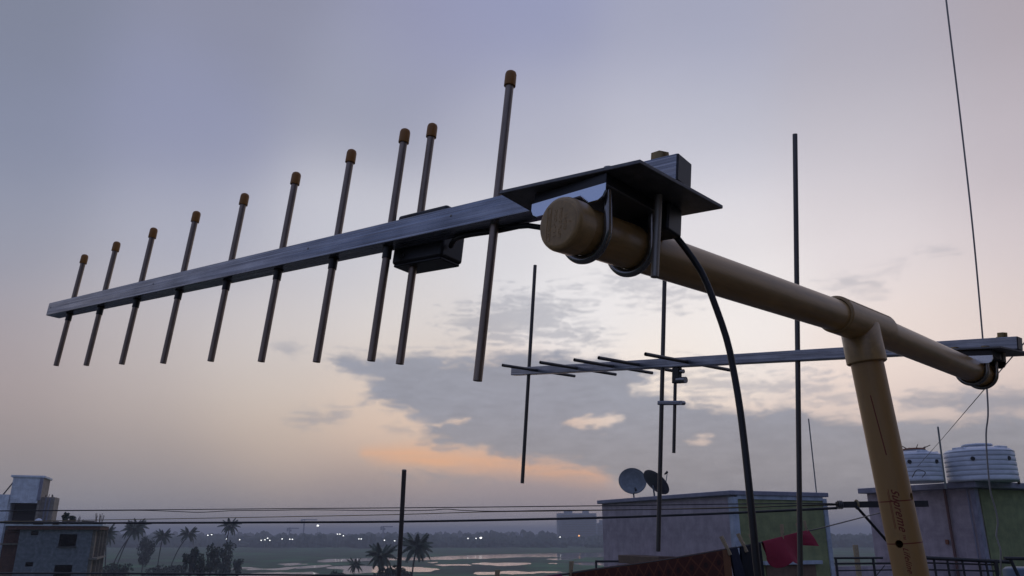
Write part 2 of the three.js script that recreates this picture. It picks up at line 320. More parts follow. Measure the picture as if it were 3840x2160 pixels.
// plate under the boom, toothed saddle, two U-bolts round the pipe, and the long bolt through boom and plate
function mount(ant, s0, under, pipePoint, pipeDir, uT, boltS, boltTop, tail, side) {
  const inv = ant.quaternion.clone().invert();
  const pp = pipePoint.clone().sub(ant.position).applyQuaternion(inv), pd = pipeDir.clone().applyQuaternion(inv);
  const onPipe = (t) => pp.clone().addScaledVector(pd, t);
  const plate = outline([[s0 - 0.0765, -0.0554], [s0 + 0.046, -0.0515], [s0 + 0.0615, 0.045], [s0 - 0.0765, 0.045]]);
  const th = 0.003;
  const pl = put('mounting_plate', boxUV(extrude(plate, th - 0.0008, 0.0004).rotateX(-Math.PI / 2).translate(0, under - th + 0.0004, 0)), M.plate, ant);
  const base = under - th;
  // saddle
  const yaw = Math.atan2(-pd.x, -pd.z);
  const sad = new THREE.Group(); sad.name = 'clamp_saddle'; ant.add(sad);
  const c = onPipe(uT[2]); sad.position.set(c.x - side, 0, c.z); sad.rotation.y = yaw;
  const len = 0.072, dep = 0.070, py = onPipe(0).y, drop = 0.0205;
  put('clamp_block', rbox(len - 0.001, 0.0086, dep - 0.001, 0.0008, 0, base - 0.0044, 0), M.blackPlastic, sad);
  put('web', rbox(len, 0.0016, dep, 0.0006, 0, base - 0.0096, 0, 8), M.plate, sad);
  const tooth = []; const n = 6;
  const y1 = base - drop, yTop = Math.max(py + RP - 0.001, y1 + 0.007), wB = 0.0145, wT = 0.006;
  for (let i = 0; i <= n; i++) { const f = i / n; tooth.push([wB + (wT - wB) * f, y1 + (yTop - y1) * f]); if (i < n) tooth.push([wB + (wT - wB) * (f + 0.6 / n) - 0.0012, y1 + (yTop - y1) * (f + 0.1 / n)]); }
  const right = tooth, left = tooth.map(([x, y]) => [-x, y]).reverse();
  const h = len / 2, q = 0.006;
  const fl = outline([[h, base - 0.0090], [h, y1 + q], [h - q * 0.35, y1 + q * 0.35], [h - q, y1], ...right.map(([x, y]) => [x + side * 0.75, y]), ...left.map(([x, y]) => [x + side * 0.75, y]), [-h + q, y1], [-h + q * 0.35, y1 + q * 0.35], [-h, y1 + q], [-h, base - 0.0090]]);
  put('toothed_flange', boxUV(extrude(fl, 0.0014, 0.0003).translate(0, 0, dep / 2 - 0.001), 8), M.zinc, sad);
  put('toothed_flange', boxUV(extrude(fl, 0.0014, 0.0003).translate(0, 0, -dep / 2 - 0.001), 8), M.blackPlastic, sad);
  // U-bolts
  for (const t of uT.slice(0, 2)) {
    const o = onPipe(t), R = RP + 0.0032, rr = 0.0032;
    const across = V().crossVectors(V(0, 1, 0), pd).normalize(), down = V().crossVectors(pd, across).normalize();
    if (down.y > 0) down.negate();
    const pts = [], topY = under + 0.0042 - o.y;
    for (let i = 0; i <= 4; i++) pts.push(o.clone().addScaledVector(across, R).addScaledVector(down, -topY * (1 - i / 4)));
    for (let i = 1; i < 16; i++) { const a = Math.PI * i / 16; pts.push(o.clone().addScaledVector(across, R * Math.cos(a)).addScaledVector(down, R * Math.sin(a))); }
    for (let i = 0; i <= 4; i++) pts.push(o.clone().addScaledVector(across, -R).addScaledVector(down, -topY * i / 4));
    const ub = put('u_bolt', wire(pts, rr, 80, 12), M.steel, ant);
    for (const sgn of [1, -1]) { const k = o.clone().addScaledVector(across, sgn * R); put('nut', hexNut(0.0060, 0.0034).translate(k.x, under + 0.0018, k.z), M.brass, ub); }
  }
  // bolt
  const bolt = put('bolt', threaded(tail, 0.0031, 0.0011).rotateX(Math.PI).translate(boltS, base - 0.0005, 0), M.thread, ant);
  put('bolt_head', hexNut(0.0075, 0.0065).rotateY(0.4).translate(boltS, boltTop + 0.0046, 0), M.brass, bolt);
  put('washer', new THREE.CylinderGeometry(0.0085, 0.0085, 0.0012, 24).translate(boltS, boltTop + 0.0007, 0), M.brass, bolt);
  return pl;
}
const antA = frameGroup('yagi_antenna', 'ten-element antenna with orange-capped upright rods on a square metal boom', [-0.01459, 0.26569, -0.6301], [0.77049, -0.08844, 0.63129], [0.09537, 0.99518, 0.02302], [-0.63028, 0.04247, 0.77521]);
{
  const size = 0.0214, yc = 0.0032;
  const boom = put('boom', squareTube(-0.976, 0.1815, size, yc), M.alu, antA);
  const S = [-0.9067, -0.7915, -0.6731, -0.553, -0.4349, -0.3265, -0.2253, -0.1395, -0.123, 0];
  const LL = [0.0934, 0.0982, 0.1016, 0.1058, 0.1088, 0.1145, 0.1197, 0.1226, 0.1283, 0.1462];
  const capGeo = lathe([[0, 0.0158], [0.0028, 0.0155], [0.0046, 0.0142], [0.0054, 0.0118], [0.0055, 0.0000], [0.0041, 0.0000]], 20);
  S.forEach((s, i) => {
    const y0 = i === 8 ? 0.0064 : 0, z = i === 8 ? -0.0215 : 0, r = 0.0039, L = LL[i];
    const e = put('element', hollowRod(2 * L - 0.003, r).translate(s, y0 - L, z), M.aluRod, antA);
    put('tip_cap', capGeo.clone().translate(s, y0 + L - 0.0158, z), M.capYellow, e);
    if (i < 8) put('sleeve', lathe([[r, 0], [r + 0.0007, 0], [r + 0.0007, 0.0105], [r + 0.0016, 0.0107], [r + 0.0016, 0.0120], [r, 0.0120]], 20).translate(s, yc - size / 2 - 0.0122, z), M.blackPlastic, e);
    if (i !== 8) put('bushing', new THREE.CylinderGeometry(r + 0.0008, r + 0.0012, 0.0012, 20).translate(s, yc + size / 2 + 0.0006, z), M.alu, e);
  });
  for (const s of [-0.965, -0.61, -0.26, -0.045]) put('rivet', new THREE.SphereGeometry(0.0013, 10, 6).scale(1, 1, 0.5).translate(s, yc + 0.002, size / 2), M.thread, boom);
  put('rivet', new THREE.SphereGeometry(0.0016, 10, 6).translate(-0.955, yc + size / 2, 0.004), M.thread, boom);
  put('end_plug', rbox(0.003, size - 0.0003, size - 0.0003, 0.0008, 0.1815, yc, 0), M.blackPlastic, boom);
  const bx = put('balun_box', rbox(0.070, 0.053, 0.031, 0.0035, -0.110, 0.0045, -0.0265), M.blackPlastic, antA);
  put('cover', rbox(0.066, 0.003, 0.027, 0.0012, -0.110, -0.0228, -0.0265), M.blackPlastic, bx);
  put('screw', new THREE.CylinderGeometry(0.0022, 0.0022, 0.0012, 14).rotateX(Math.PI / 2).translate(-0.128, -0.0145, -0.0107), M.steel, bx);
  put('cable_coupler', rbox(0.036, 0.0235, 0.022, 0.002, 0.1465, -0.0228, -0.0225), M.blackPlastic, antA);
  mount(antA, 0.130, yc - size / 2 - 0.0002, PA, hA, [0.0300, 0.083, 0.0555], 0.162, yc + size / 2, 0.064, 0.011);
}
const antB = frameGroup('dual_band_antenna', 'bare metal antenna with three long upright rods and five short level rods', [0.72717, 0.27933, -1.1799], [0.63459, -0.11787, 0.7638], [0.06342, 0.99291, 0.10053], [-0.77024, -0.01535, 0.63757]);
{
  const size = 0.0196;
  const boom = put('boom', squareTube(-1.138, 0.058, size, 0), M.alu, antB);
  put('end_plug', rbox(0.003, size - 0.0003, size - 0.0003, 0.0008, 0.058, 0, 0), M.blackPlastic, boom);
  [[-1.076, 0.2866], [-0.6277, 0.392], [-0.306, 0.4417]].forEach(([s, L]) => put('upright_element', hollowRod(2 * L, 0.0047).translate(s, -L, 0), M.aluRodB, antB));
  [[-1.032, 0.1242], [-0.8863, 0.1282], [-0.7688, 0.1308], [-0.689, 0.1359], [-0.5541, 0.1412]].forEach(([s, L]) => put('level_element', hollowRod(2 * L, 0.0039).translate(0, -L, 0).rotateX(Math.PI / 2).translate(s, -0.001, 0), M.aluRodB, antB));
  const gm = put('gamma_match', rbox(0.018, 0.034, 0.012, 0.0015, -0.588, -0.0272, 0), M.blackPlastic, antB);
  put('socket', new THREE.CylinderGeometry(0.007, 0.007, 0.022, 18).rotateZ(Math.PI / 2).translate(-0.575, -0.0375, 0), M.steel, gm);
  put('socket', new THREE.CylinderGeometry(0.0045, 0.0045, 0.014, 14).rotateZ(Math.PI / 2).translate(-0.577, -0.019, 0), M.steel, gm);
  put('gamma_rod', hollowRod(0.146, 0.0036).translate(-0.592, -0.19, 0), M.aluRodB, gm);
  put('shorting_strap', rbox(0.064, 0.009, 0.011, 0.002, -0.604, -0.0855, 0), M.alu, gm);
  put('strap_end', new THREE.CylinderGeometry(0.0045, 0.0045, 0.011, 16).rotateX(Math.PI / 2).translate(-0.572, -0.0855, 0), M.alu, gm);
  mount(antB, 0.004, -size / 2 - 0.0002, PB, hB, [-0.068, -0.018, -0.044], 0.036, size / 2, 0.012, 0.004);
}
// coaxial cable: along the underside of the boom, round the clamp, then down to the floor
{
  const la = (x, y, z) => V(x, y, z).applyQuaternion(antA.quaternion).add(antA.position);
  const pts = [la(-0.072, -0.010, -0.020), la(-0.05, -0.0098, -0.006), la(0.0, -0.0102, -0.0075), la(0.03, -0.0105, -0.008), la(0.05, -0.0155, -0.012), la(0.075, -0.020, -0.028), la(0.11, -0.020, -0.040), la(0.14, -0.0235, -0.041),
    at(2522, 877, 0.600), at(2571, 932, 0.594), at(2631, 1021, 0.587), at(2683, 1148, 0.577), at(2728, 1282, 0.568), at(2750, 1386, 0.56), at(2773, 1520, 0.548), at(2792, 1670, 0.535), at(2805, 1789, 0.524), at(2822, 1953, 0.512), at(2843, 2160, 0.50)];
  const l = pts[pts.length - 1];
  pts.push(V(l.x + 0.02, l.y - 0.35, l.z + 0.02), V(l.x + 0.03, 0.35, l.z - 0.02), V(l.x + 0.06, 0.02, l.z - 0.10), V(l.x + 0.3, 0.0026, l.z - 0.3), V(l.x + 0.8, 0.0026, l.z - 0.2));
  solo('coaxial_cable', wire(pts, 0.00245, 260, 12), M.rubber, 'black cable drooping from the antenna clamp past the tan pipe', 'cable');
}

// ---------------------------------------------------------------- ground, water, terrace
const fieldTex = tex(512, 512, (u, v) => { const n = tiled(u, v, 1.2, 1.2, 6.1, 5), m = tiled(u, v, 7, 7, 1.9, 4), k = 1 + 0.9 * n + 0.5 * m; return [clamp8(120 * k), clamp8(168 * k), clamp8(128 * k)]; });
const concreteTex = tex(256, 256, (u, v) => { const k = clamp8(212 + 44 * tiled(u, v, 2, 2, 3.7, 5) + 30 * tiled(u, v, 12, 12, 8.2, 2)); return [k, k, clamp8(k - 4)]; });
Object.assign(M, {
  field: mat([0.045, 0.16, 0.075], 0.95, { map: rep(fieldTex, 40, 40) }),
  water: mat([0.02, 0.025, 0.03], 0.08),
  concrete: mat([0.12, 0.11, 0.10], 0.9, { map: rep(concreteTex, 0.6, 0.6), bumpMap: rep(grain, 1, 1), bumpScale: 0.003 }),
  pink: mat([0.46, 0.40, 0.435], 0.85, { map: rep(blotch, 0.5, 0.5), bumpMap: rep(grain, 1.3, 1.3), bumpScale: 0.002 }),
  green: mat([0.27, 0.30, 0.14], 0.85, { map: rep(blotch, 0.5, 0.5), bumpMap: rep(grain, 1.3, 1.3), bumpScale: 0.002 }),
  trim: mat([0.44, 0.50, 0.58], 0.8, { map: rep(blotch, 0.6, 0.6) }),
  fascia: mat([0.30, 0.30, 0.37], 0.85, { map: rep(blotch, 0.6, 0.6) }),
  brownDoor: mat([0.16, 0.10, 0.065], 0.6, { map: rep(blotch, 0.9, 0.9) }),
  tank: mat([0.72, 0.77, 0.84], 0.4, { map: rep(blotch, 1, 1) }),
  tankLid: mat([0.20, 0.07, 0.03], 0.6),
  dish: mat([0.20, 0.225, 0.24], 0.5, { map: rep(blotch, 1, 1) }),
  dishDark: mat([0.07, 0.072, 0.078], 0.55),
  iron: mat([0.018, 0.018, 0.02], 0.55),
  pole: mat([0.09, 0.075, 0.065], 0.6, { map: rep(blotch, 1, 3) }),
  galv: mat([0.30, 0.33, 0.33], 0.5, { metalness: 0.4 }),
  wireDark: mat([0.02, 0.02, 0.022], 0.5),
  wireGrey: mat([0.10, 0.10, 0.10], 0.5),
  wireYellow: mat([0.22, 0.17, 0.08], 0.6),
  wireWhite: mat([0.42, 0.42, 0.41], 0.5),
  wood: mat([0.42, 0.33, 0.20], 0.7, { map: rep(blotch, 8, 8) }),
  block: mat([0.24, 0.265, 0.30], 0.95, { map: rep(concreteTex, 0.35, 0.35), bumpMap: rep(grain, 0.8, 0.8), bumpScale: 0.01 }),
  render: mat([0.30, 0.265, 0.225], 0.9, { map: rep(concreteTex, 0.4, 0.4) }),
  redBeam: mat([0.16, 0.075, 0.055], 0.9, { map: rep(concreteTex, 0.5, 0.5) }),
  whiteWall: mat([0.78, 0.83, 0.90], 0.85, { map: rep(blotch, 0.3, 0.3) }),
  beigeWall: mat([0.40, 0.35, 0.31], 0.9, { map: rep(concreteTex, 0.3, 0.3) }),
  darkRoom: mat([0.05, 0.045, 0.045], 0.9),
  rebar: mat([0.09, 0.06, 0.045], 0.8),
  leafFar: mat([0.045, 0.07, 0.05], 0.9),
  leaf: mat([0.035, 0.055, 0.032], 0.8, { side: THREE.DoubleSide }),
  frond: mat([0.045, 0.07, 0.038], 0.65, { side: THREE.DoubleSide }),
  bark: mat([0.085, 0.075, 0.065], 0.9, { map: rep(blotch, 1, 4) }),
  farWall: mat([0.32, 0.33, 0.36], 0.9),
  lampWhite: mat([0.8, 0.8, 0.8], 0.5, { emissive: new THREE.Color(1.0, 1.0, 0.94), emissiveIntensity: 3.0 }),
  lampOrange: mat([0.8, 0.5, 0.3], 0.5, { emissive: new THREE.Color(1.0, 0.42, 0.12), emissiveIntensity: 2.6 }),
});
{
  const g = new THREE.PlaneGeometry(9000, 9000, 1, 1).rotateX(-Math.PI / 2).translate(0, GROUND, -2500);
  struct('ground', g, M.field);
  const WATER=[[-106.8,-450.8,-106.1,-480.9,-97.6,-485.9,-84.8,-504.3,-53.1,-527.0,-30.0,-565.4,17.9,-613.8,44.0,-626.2,76.5,-657.1,96.3,-666.6,75.1,-521.2,62.1,-527.0,48.6,-512.6,34.1,-485.9,24.0,-527.0,-1.9,-512.6,-25.8,-485.9,-46.4,-468.9,-63.9,-461.9,-88.4,-440.2,-99.2,-434.1],[-20.2,-420.4,-8.6,-426.2,9.4,-420.4,5.1,-402.4,-2.7,-381.2,-13.1,-394.0],[-37.0,-400.7,-27.8,-400.7,-20.9,-394.0,-21.5,-382.7,-31.7,-384.3],[-82.8,-370.6,-78.9,-381.2,-70.7,-384.3,-54.5,-381.2,-43.4,-366.3,-31.7,-356.6,-33.8,-331.5,-43.8,-325.8,-52.3,-319.2,-60.5,-312.8,-69.2,-335.0],[-106.0,-355.3,-98.5,-375.1,-89.3,-394.0,-84.8,-369.2,-94.4,-355.3,-96.5,-342.3,-103.7,-347.4,-109.7,-339.9,-120.7,-347.4],[-99.3,-312.8,-94.5,-317.0,-87.5,-325.8,-79.5,-325.8,-71.8,-304.8,-72.5,-291.6,-85.2,-286.3,-93.6,-290.7],[-15.5,-312.8,-6.6,-325.8,9.5,-329.2,19.0,-325.8,20.3,-312.8,3.9,-307.7,-10.9,-299.0],[31.4,-418.6,41.7,-426.2,50.8,-420.4,47.2,-390.7,35.4,-387.5],[-165.7,-841.8,-160.5,-881.9,-141.8,-865.4,-146.4,-819.5],[16.2,-416.7,21.9,-420.4,19.8,-405.9],[-121.7,-355.3,-121.1,-369.2,-113.0,-366.3,-113.3,-352.6],[93.3,-527.0,135.7,-558.6,117.9,-485.9,87.7,-473.6],[-45.0,-426.2,-40.1,-434.1,-39.7,-414.9],[-115.8,-400.7,-110.4,-414.9,-99.8,-407.6,-106.5,-390.7],[21.2,-483.4,30.6,-493.6,34.0,-473.6,24.7,-459.6]];
  WATER.forEach((p, i) => {
    const c = []; for (let k = 0; k < p.length; k += 2) c.push(V(p[k], 0, p[k + 1]));
    const cur = new THREE.CatmullRomCurve3(c, true, 'centripetal').getPoints(c.length * 14);
    const s = outline(cur.map((q) => { const n = fbm(q.x * 0.11, q.z * 0.03, i + 0.5, 4), m = fbm(q.x * 0.11 + 20, q.z * 0.03, i + 4.5, 4); return [q.x + 5 * n, -(q.z + 22 * m)]; }));
    struct('water', new THREE.ShapeGeometry(s).rotateX(-Math.PI / 2).translate(0, GROUND + 0.02, 0), M.water);
  });
  // the house whose roof terrace this is
  struct('terrace_floor', box(17, 13, 16, 2.5, -6.5, -2.8), M.concrete);
  // the stair room of this house, beside and behind the camera: it keeps the sky off the right-hand side of the mast
  const sr = thing('stair_room', 'cream plastered stair room on the terrace, beside the mast', 'building', V(2.9, 0, 2.6));
  put('wall', box(3.6, 2.7, 4.2, 0, 1.352, 0), mat([0.42, 0.33, 0.22], 0.9, { map: rep(blotch, 0.6, 0.6) }), sr);
  put('roof_slab', rbox(4.1, 0.14, 4.7, 0.02, 0, 2.775, 0), M.concrete, sr);
  put('door', box(0.04, 2.0, 0.9, -1.82, 1.0, -0.6), M.brownDoor, sr);
}

// ---------------------------------------------------------------- neighbouring roof rooms
{
  const g = thing('roof_room', 'flat-roofed pink roof room with green front, satellite dishes standing on it', 'building', V(5.34, 0, -19.51), 0.402);
  put('wall', box(2.86, 15.45, 6.45, 1.5, -5.275, -3.28, 1), M.pink, g);
  const slab = put('roof_slab', rbox(3.12, 0.11, 6.66, 0.02, 1.5, 2.445, -3.27), M.fascia, g);
  // green front framed in pale trim
  put('front_panel', box(2.72, 3.1, 0.05, 1.53, 0.80, -0.03), M.green, g);
  put('corner_trim', box(0.17, 15.3, 0.16, 0.085, -5.30, -0.05), M.trim, g);
  put('corner_trim', box(0.12, 15.3, 0.16, 2.94, -5.30, -0.05), M.trim, g);
  put('head_trim', box(2.71, 0.09, 0.14, 1.525, 2.345, -0.045), M.trim, g);
  const door = put('door', box(1.52, 1.55, 0.05, 1.62, -0.02, 0.01), M.brownDoor, g);
  put('lintel', rbox(1.78, 0.085, 0.2, 0.01, 1.62, 0.815, 0.06), M.trim, door);
  put('canopy', rbox(0.55, 0.22, 2.1, 0.02, -0.26, 0.80, -3.55), M.brownDoor, g);
  put('house_body', box(10, 12.95, 12, 3.8, -6.55, -4.2), M.beigeWall, g);
  put('parapet', box(6.4, 0.62, 0.14, 6.5, 0.31, -1.6), M.pink, g);
}
{
  const g = thing('roof_room', 'pink and green roof room carrying two white water tanks', 'building', V(13.6, 0, -23.4), 0.418);
  put('roof_slab', rbox(4.3, 0.17, 4.3, 0.02, 1.95, 2.865, -2.0), M.fascia, g);
  put('wall', box(3.9, 15.75, 3.9, 2.05, -5.1, -2.1), M.pink, g);
  put('front_panel', box(3.7, 15.7, 0.04, 2.15, -5.1, -0.13), M.green, g);
  put('corner_trim', box(0.14, 15.7, 0.14, 0.13, -5.12, -0.17), M.fascia, g);
  put('drain_pipe', rod(V(0.03, -12, -1.05), V(0.03, 2.78, -1.05), 0.04, 12), mat([0.14, 0.07, 0.06], 0.6), g);
  put('downpipe', rod(V(0.05, -12, -0.33), V(0.05, 2.78, -0.33), 0.02, 10), M.fascia, g);
  put('junction_box', rbox(0.05, 0.14, 0.1, 0.01, 0.04, 1.25, -1.25), M.tankLid, g);
}
function waterTank(pos, R, H, label, lid) {
  const t = thing('water_tank', label, 'water tank', pos, rnd(0, 3), 'water tanks on the roof room');
  const p = [[0, 0], [R * 0.97, 0], [R, 0.04]], rings = 6;
  for (let i = 0; i < rings; i++) { const y = 0.05 + (H * 0.80) * i / rings, d = H * 0.80 / rings; p.push([R, y + d * 0.15], [R * 1.0, y + d * 0.62], [R * 0.982, y + d * 0.72], [R * 0.982, y + d * 0.88], [R, y + d]); }
  p.push([R * 0.99, H * 0.86], [R * 0.92, H * 0.92], [R * 0.60, H * 0.985], [R * 0.42, H], [R * 0.42, H * 1.045], [R * 0.40, H * 1.07], [0, H * 1.075]);
  put('body', lathe(p, 48), M.tank, t);
  for (let i = 0; i < 4; i++) { const a = i * Math.PI / 2 + 0.6; put('lifting_lug', rbox(R * 0.42, H * 0.10, R * 0.16, 0.02).translate(0, H * 0.93, R * 0.80).rotateY(a), M.tank, t); }
  const c = put('lid', lathe([[0, H * 1.10], [R * 0.36, H * 1.10], [R * 0.44, H * 1.085], [R * 0.45, H * 1.045], [R * 0.43, H * 1.045]], 32), lid, t);
  for (const a of [0.2, 1.3, 2.4]) put('port', new THREE.CylinderGeometry(0.06, 0.06, 0.03, 16).rotateX(Math.PI / 2).translate(0, H * 0.62, R).rotateY(a - t.rotation.y - 0.9), M.iron, t);
  return t;
}
{
  const a = waterTank(V(11.98 * 1.02, 2.95, -23.9), 0.72, 0.92, 'white ribbed water tank with a brown lid', M.tankLid);
  for (let i = 0; i < 6; i++) { const an = i * 1.05; put('lid_clamp', bar(V(Math.cos(an) * 0.25, 0.99, Math.sin(an) * 0.25), V(Math.cos(an) * 0.47, 1.08, Math.sin(an) * 0.47), 0.02, 0.02), M.rebar, a); }
  waterTank(V(13.72 * 1.025, 2.95, -23.75), 0.94, 1.02, 'wider white ribbed water tank with a plain white lid', M.tank);
}
{ // poles and guy wires by the tanks
  solo('roof_pole', rod(at(3547, 1832, 22.2), at(3517, 1600, 22.2), 0.025, 10), M.galv, 'thin grey pole standing between the two water tanks', 'pole');
  const p = thing('vent_pipe', 'rusty vent pipe with a flat cap beside the wider water tank', 'pipe', at(3822, 1815, 23.2));
  const e = at(3795, 1698, 23.2).sub(p.position); put('pipe', rod(V(0, 0, 0), e, 0.04, 12), M.pole, p); put('cap', new THREE.CylinderGeometry(0.075, 0.06, 0.06, 14).translate(e.x, e.y, e.z), M.pole, p);
  solo('guy_wire', wire([at(3440, 1750, 22.0), at(3505, 1677, 20), at(3640, 1520, 12), at(3790, 1345, 8), at(3900, 1217, 6.5), at(4150, 925, 5.2)], 0.006, 40), M.wireGrey, 'straight thin wire slanting up from the white tanks', 'wire');
  solo('thin_pole', rod(at(3062, 1850, 20.5), at(3032, 1570, 20.5), 0.017, 8), M.galv, 'very thin pole on the pink and green roof room', 'pole');
  solo('cable_loop', wire([at(3420, 1790, 22.3), at(3440, 1762, 22.2), at(3470, 1772, 22.2), at(3458, 1790, 22.2)], 0.012, 24), M.wireGrey, 'short loose loop of cable lying against the tank', 'cable');
}
function dish(name, label, centre, R, normal, m, foot, lnb) {
  const t = thing(name, label, 'satellite dish', foot, 0, 'satellite dishes on the roof room');
  const c = centre.clone().sub(foot), n = normal.clone().normalize();
  const prof = [], k = 0.11; for (let i = 0; i <= 10; i++) { const r = R * i / 10; prof.push([r, k * (r / R) ** 2]); } for (let i = 10; i >= 0; i--) { const r = R * i / 10; prof.push([r, k * (r / R) ** 2 - 0.012]); }
  put('reflector', along(lathe(prof, 40), c.clone().addScaledVector(n, -k), c.clone().add(n)), m, t);
  put('rim', along(new THREE.TorusGeometry(R, 0.012, 8, 48).rotateX(Math.PI / 2), c, c.clone().add(n)), m, t);
  put('mast', rod(V(0, 0, 0), c.clone().addScaledVector(n, -0.16), 0.025, 10), M.galv, t);
  const rimP = c.clone().addScaledVector(V(0, -1, 0).addScaledVector(n, n.y).normalize(), R * 0.96), tip = c.clone().add(lnb);
  const arm = put('feed_arm', rod(rimP, tip, 0.013, 8), M.galv, t);
  put('lnb', along(lathe([[0, 0], [0.035, 0], [0.03, 0.05], [0.02, 0.12], [0, 0.12]], 16), tip, c), M.iron, arm);
}
dish('satellite_dish', 'round grey satellite dish facing out, nearer the roof corner edge', at(2372, 1803, 23.2), 0.405, V(-0.10, 0.35, 0.93), M.dish, at(2378, 1872, 23.2), V(0.05, -0.30, 0.28));
dish('satellite_dish', 'dark tilted satellite dish partly behind the upright rod', at(2461, 1808, 22.4), 0.43, V(0.62, 0.60, -0.32), M.dishDark, at(2455, 1866, 22.4), V(0.36, 0.30, -0.10));

// ---------------------------------------------------------------- terrace: railing, line post, wires, washing
function railing(name, label, runs) {
  const t = thing(name, label, 'railing', V(runs[0][1].x, 0, runs[0][1].z));
  for (const [n, a, b, r] of runs) put(n, rod(a.clone().sub(t.position), b.clone().sub(t.position), r, 10), M.iron, t);
  return t;
}
{
  const D = 9, foot = (x, y) => { const p = at(x, y, D); return V(p.x, 0, p.z); };
  const runs = [['top_rail', at(3454, 2091, D), at(3795, 2108, D), 0.022], ['rail', at(3454, 2110, D), at(3740, 2118, D), 0.010], ['rail', at(3454, 2136, D), at(3740, 2141, D), 0.010]];
  for (const x of [3502, 3552, 3608, 3670, 3696, 3732]) runs.push(['baluster', at(x, 2100, D), foot(x, 2100), x === 3732 ? 0.024 : 0.013]);
  railing('terrace_railing', 'black metal railing behind and to the right of the pipe post', runs);
  railing('terrace_railing', 'short black railing at the far edge of the picture by the blue drum', [['top_rail', at(3766, 2094, D - 0.6), at(3990, 2096, D - 0.6), 0.02], ['baluster', at(3790, 2100, D - 0.6), foot(3790, 2100).setZ(at(3790, 2100, D - 0.6).z), 0.018], ['baluster', at(3980, 2100, D - 0.6), V(at(3980, 2100, D - 0.6).x, 0, at(3980, 2100, D - 0.6).z), 0.018]]);
  const runs2 = [['top_rail', at(3128, 2093, D), at(3310, 2092, D), 0.013], ['rail', at(3130, 2114, D), at(3350, 2112, D), 0.012], ['rail', at(3134, 2140, D), at(3350, 2137, D), 0.008]];
  for (const x of [3134, 3274, 3345]) runs2.push(['baluster', at(x, 2096, D), foot(x, 2096), 0.014]);
  runs2.push(['brace', at(3285, 2160, D), at(3318, 2120, D), 0.005]);
  railing('terrace_railing', 'thin black railing between the green wall and the pipe post', runs2);
  const E2 = 20, f2 = (x) => { const p = at(x, 2105, E2); return V(p.x, 0, p.z); };
  railing('terrace_railing', 'small bit of dark railing at the foot of the pink wall', [['top_rail', at(2232, 2105, E2), at(2320, 2105, E2), 0.028], ['baluster', at(2235, 2106, E2), f2(2235), 0.028]]);
  const dr = thing('water_drum', 'blue-grey plastic drum at the end of the railing', 'drum', V(at(3850, 2100, 9.6).x, 0, at(3850, 2100, 9.6).z));
  put('body', lathe([[0, 0], [0.27, 0], [0.29, 0.03], [0.29, 0.35], [0.30, 0.37], [0.29, 0.40], [0.29, 0.75], [0.30, 0.78], [0.29, 0.81], [0.28, 1.07], [0.24, 1.1], [0, 1.1]], 32), mat([0.10, 0.14, 0.20], 0.5), dr);
  const st = at(3208, 2050, 11); solo('marker_post', rbox(0.06, 1.35, 0.06, 0.008, st.x, st.y - 0.65, st.z), M.wood, 'short wooden post rising behind the thin railing', 'post');
}
const LD = 4.3;
{ // T-shaped line post
  const a = at(3138, 1893, LD), b = at(3476, 1889, LD), top = at(3338, 1891, LD);
  const t = thing('line_post', 'black T-shaped washing line post half hidden by the pipe post', 'post', V(top.x, 0, top.z));
  const L = (v) => v.clone().sub(t.position);
  put('upright', rod(V(0, 0, 0), L(top), 0.02, 14), M.iron, t);
  put('cross_arm', bar(L(a), L(b), 0.033, 0.033), M.iron, t);
  put('brace', rod(L(at(3214, 1902, LD - 0.03)), L(at(3345, 2050, LD)), 0.008, 8), M.iron, t);
  put('tie', new THREE.TorusGeometry(0.022, 0.006, 8, 18).rotateY(Math.PI / 2).translate(...L(at(3213, 1892, LD)).toArray()), M.wireYellow, t);
  for (let i = 0; i < 3; i++) put('wire_wrap', new THREE.TorusGeometry(0.021, 0.0025, 6, 18).rotateY(Math.PI / 2).translate(...L(at(3144 + i * 6, 1893, LD)).toArray()), M.wireGrey, t);
}
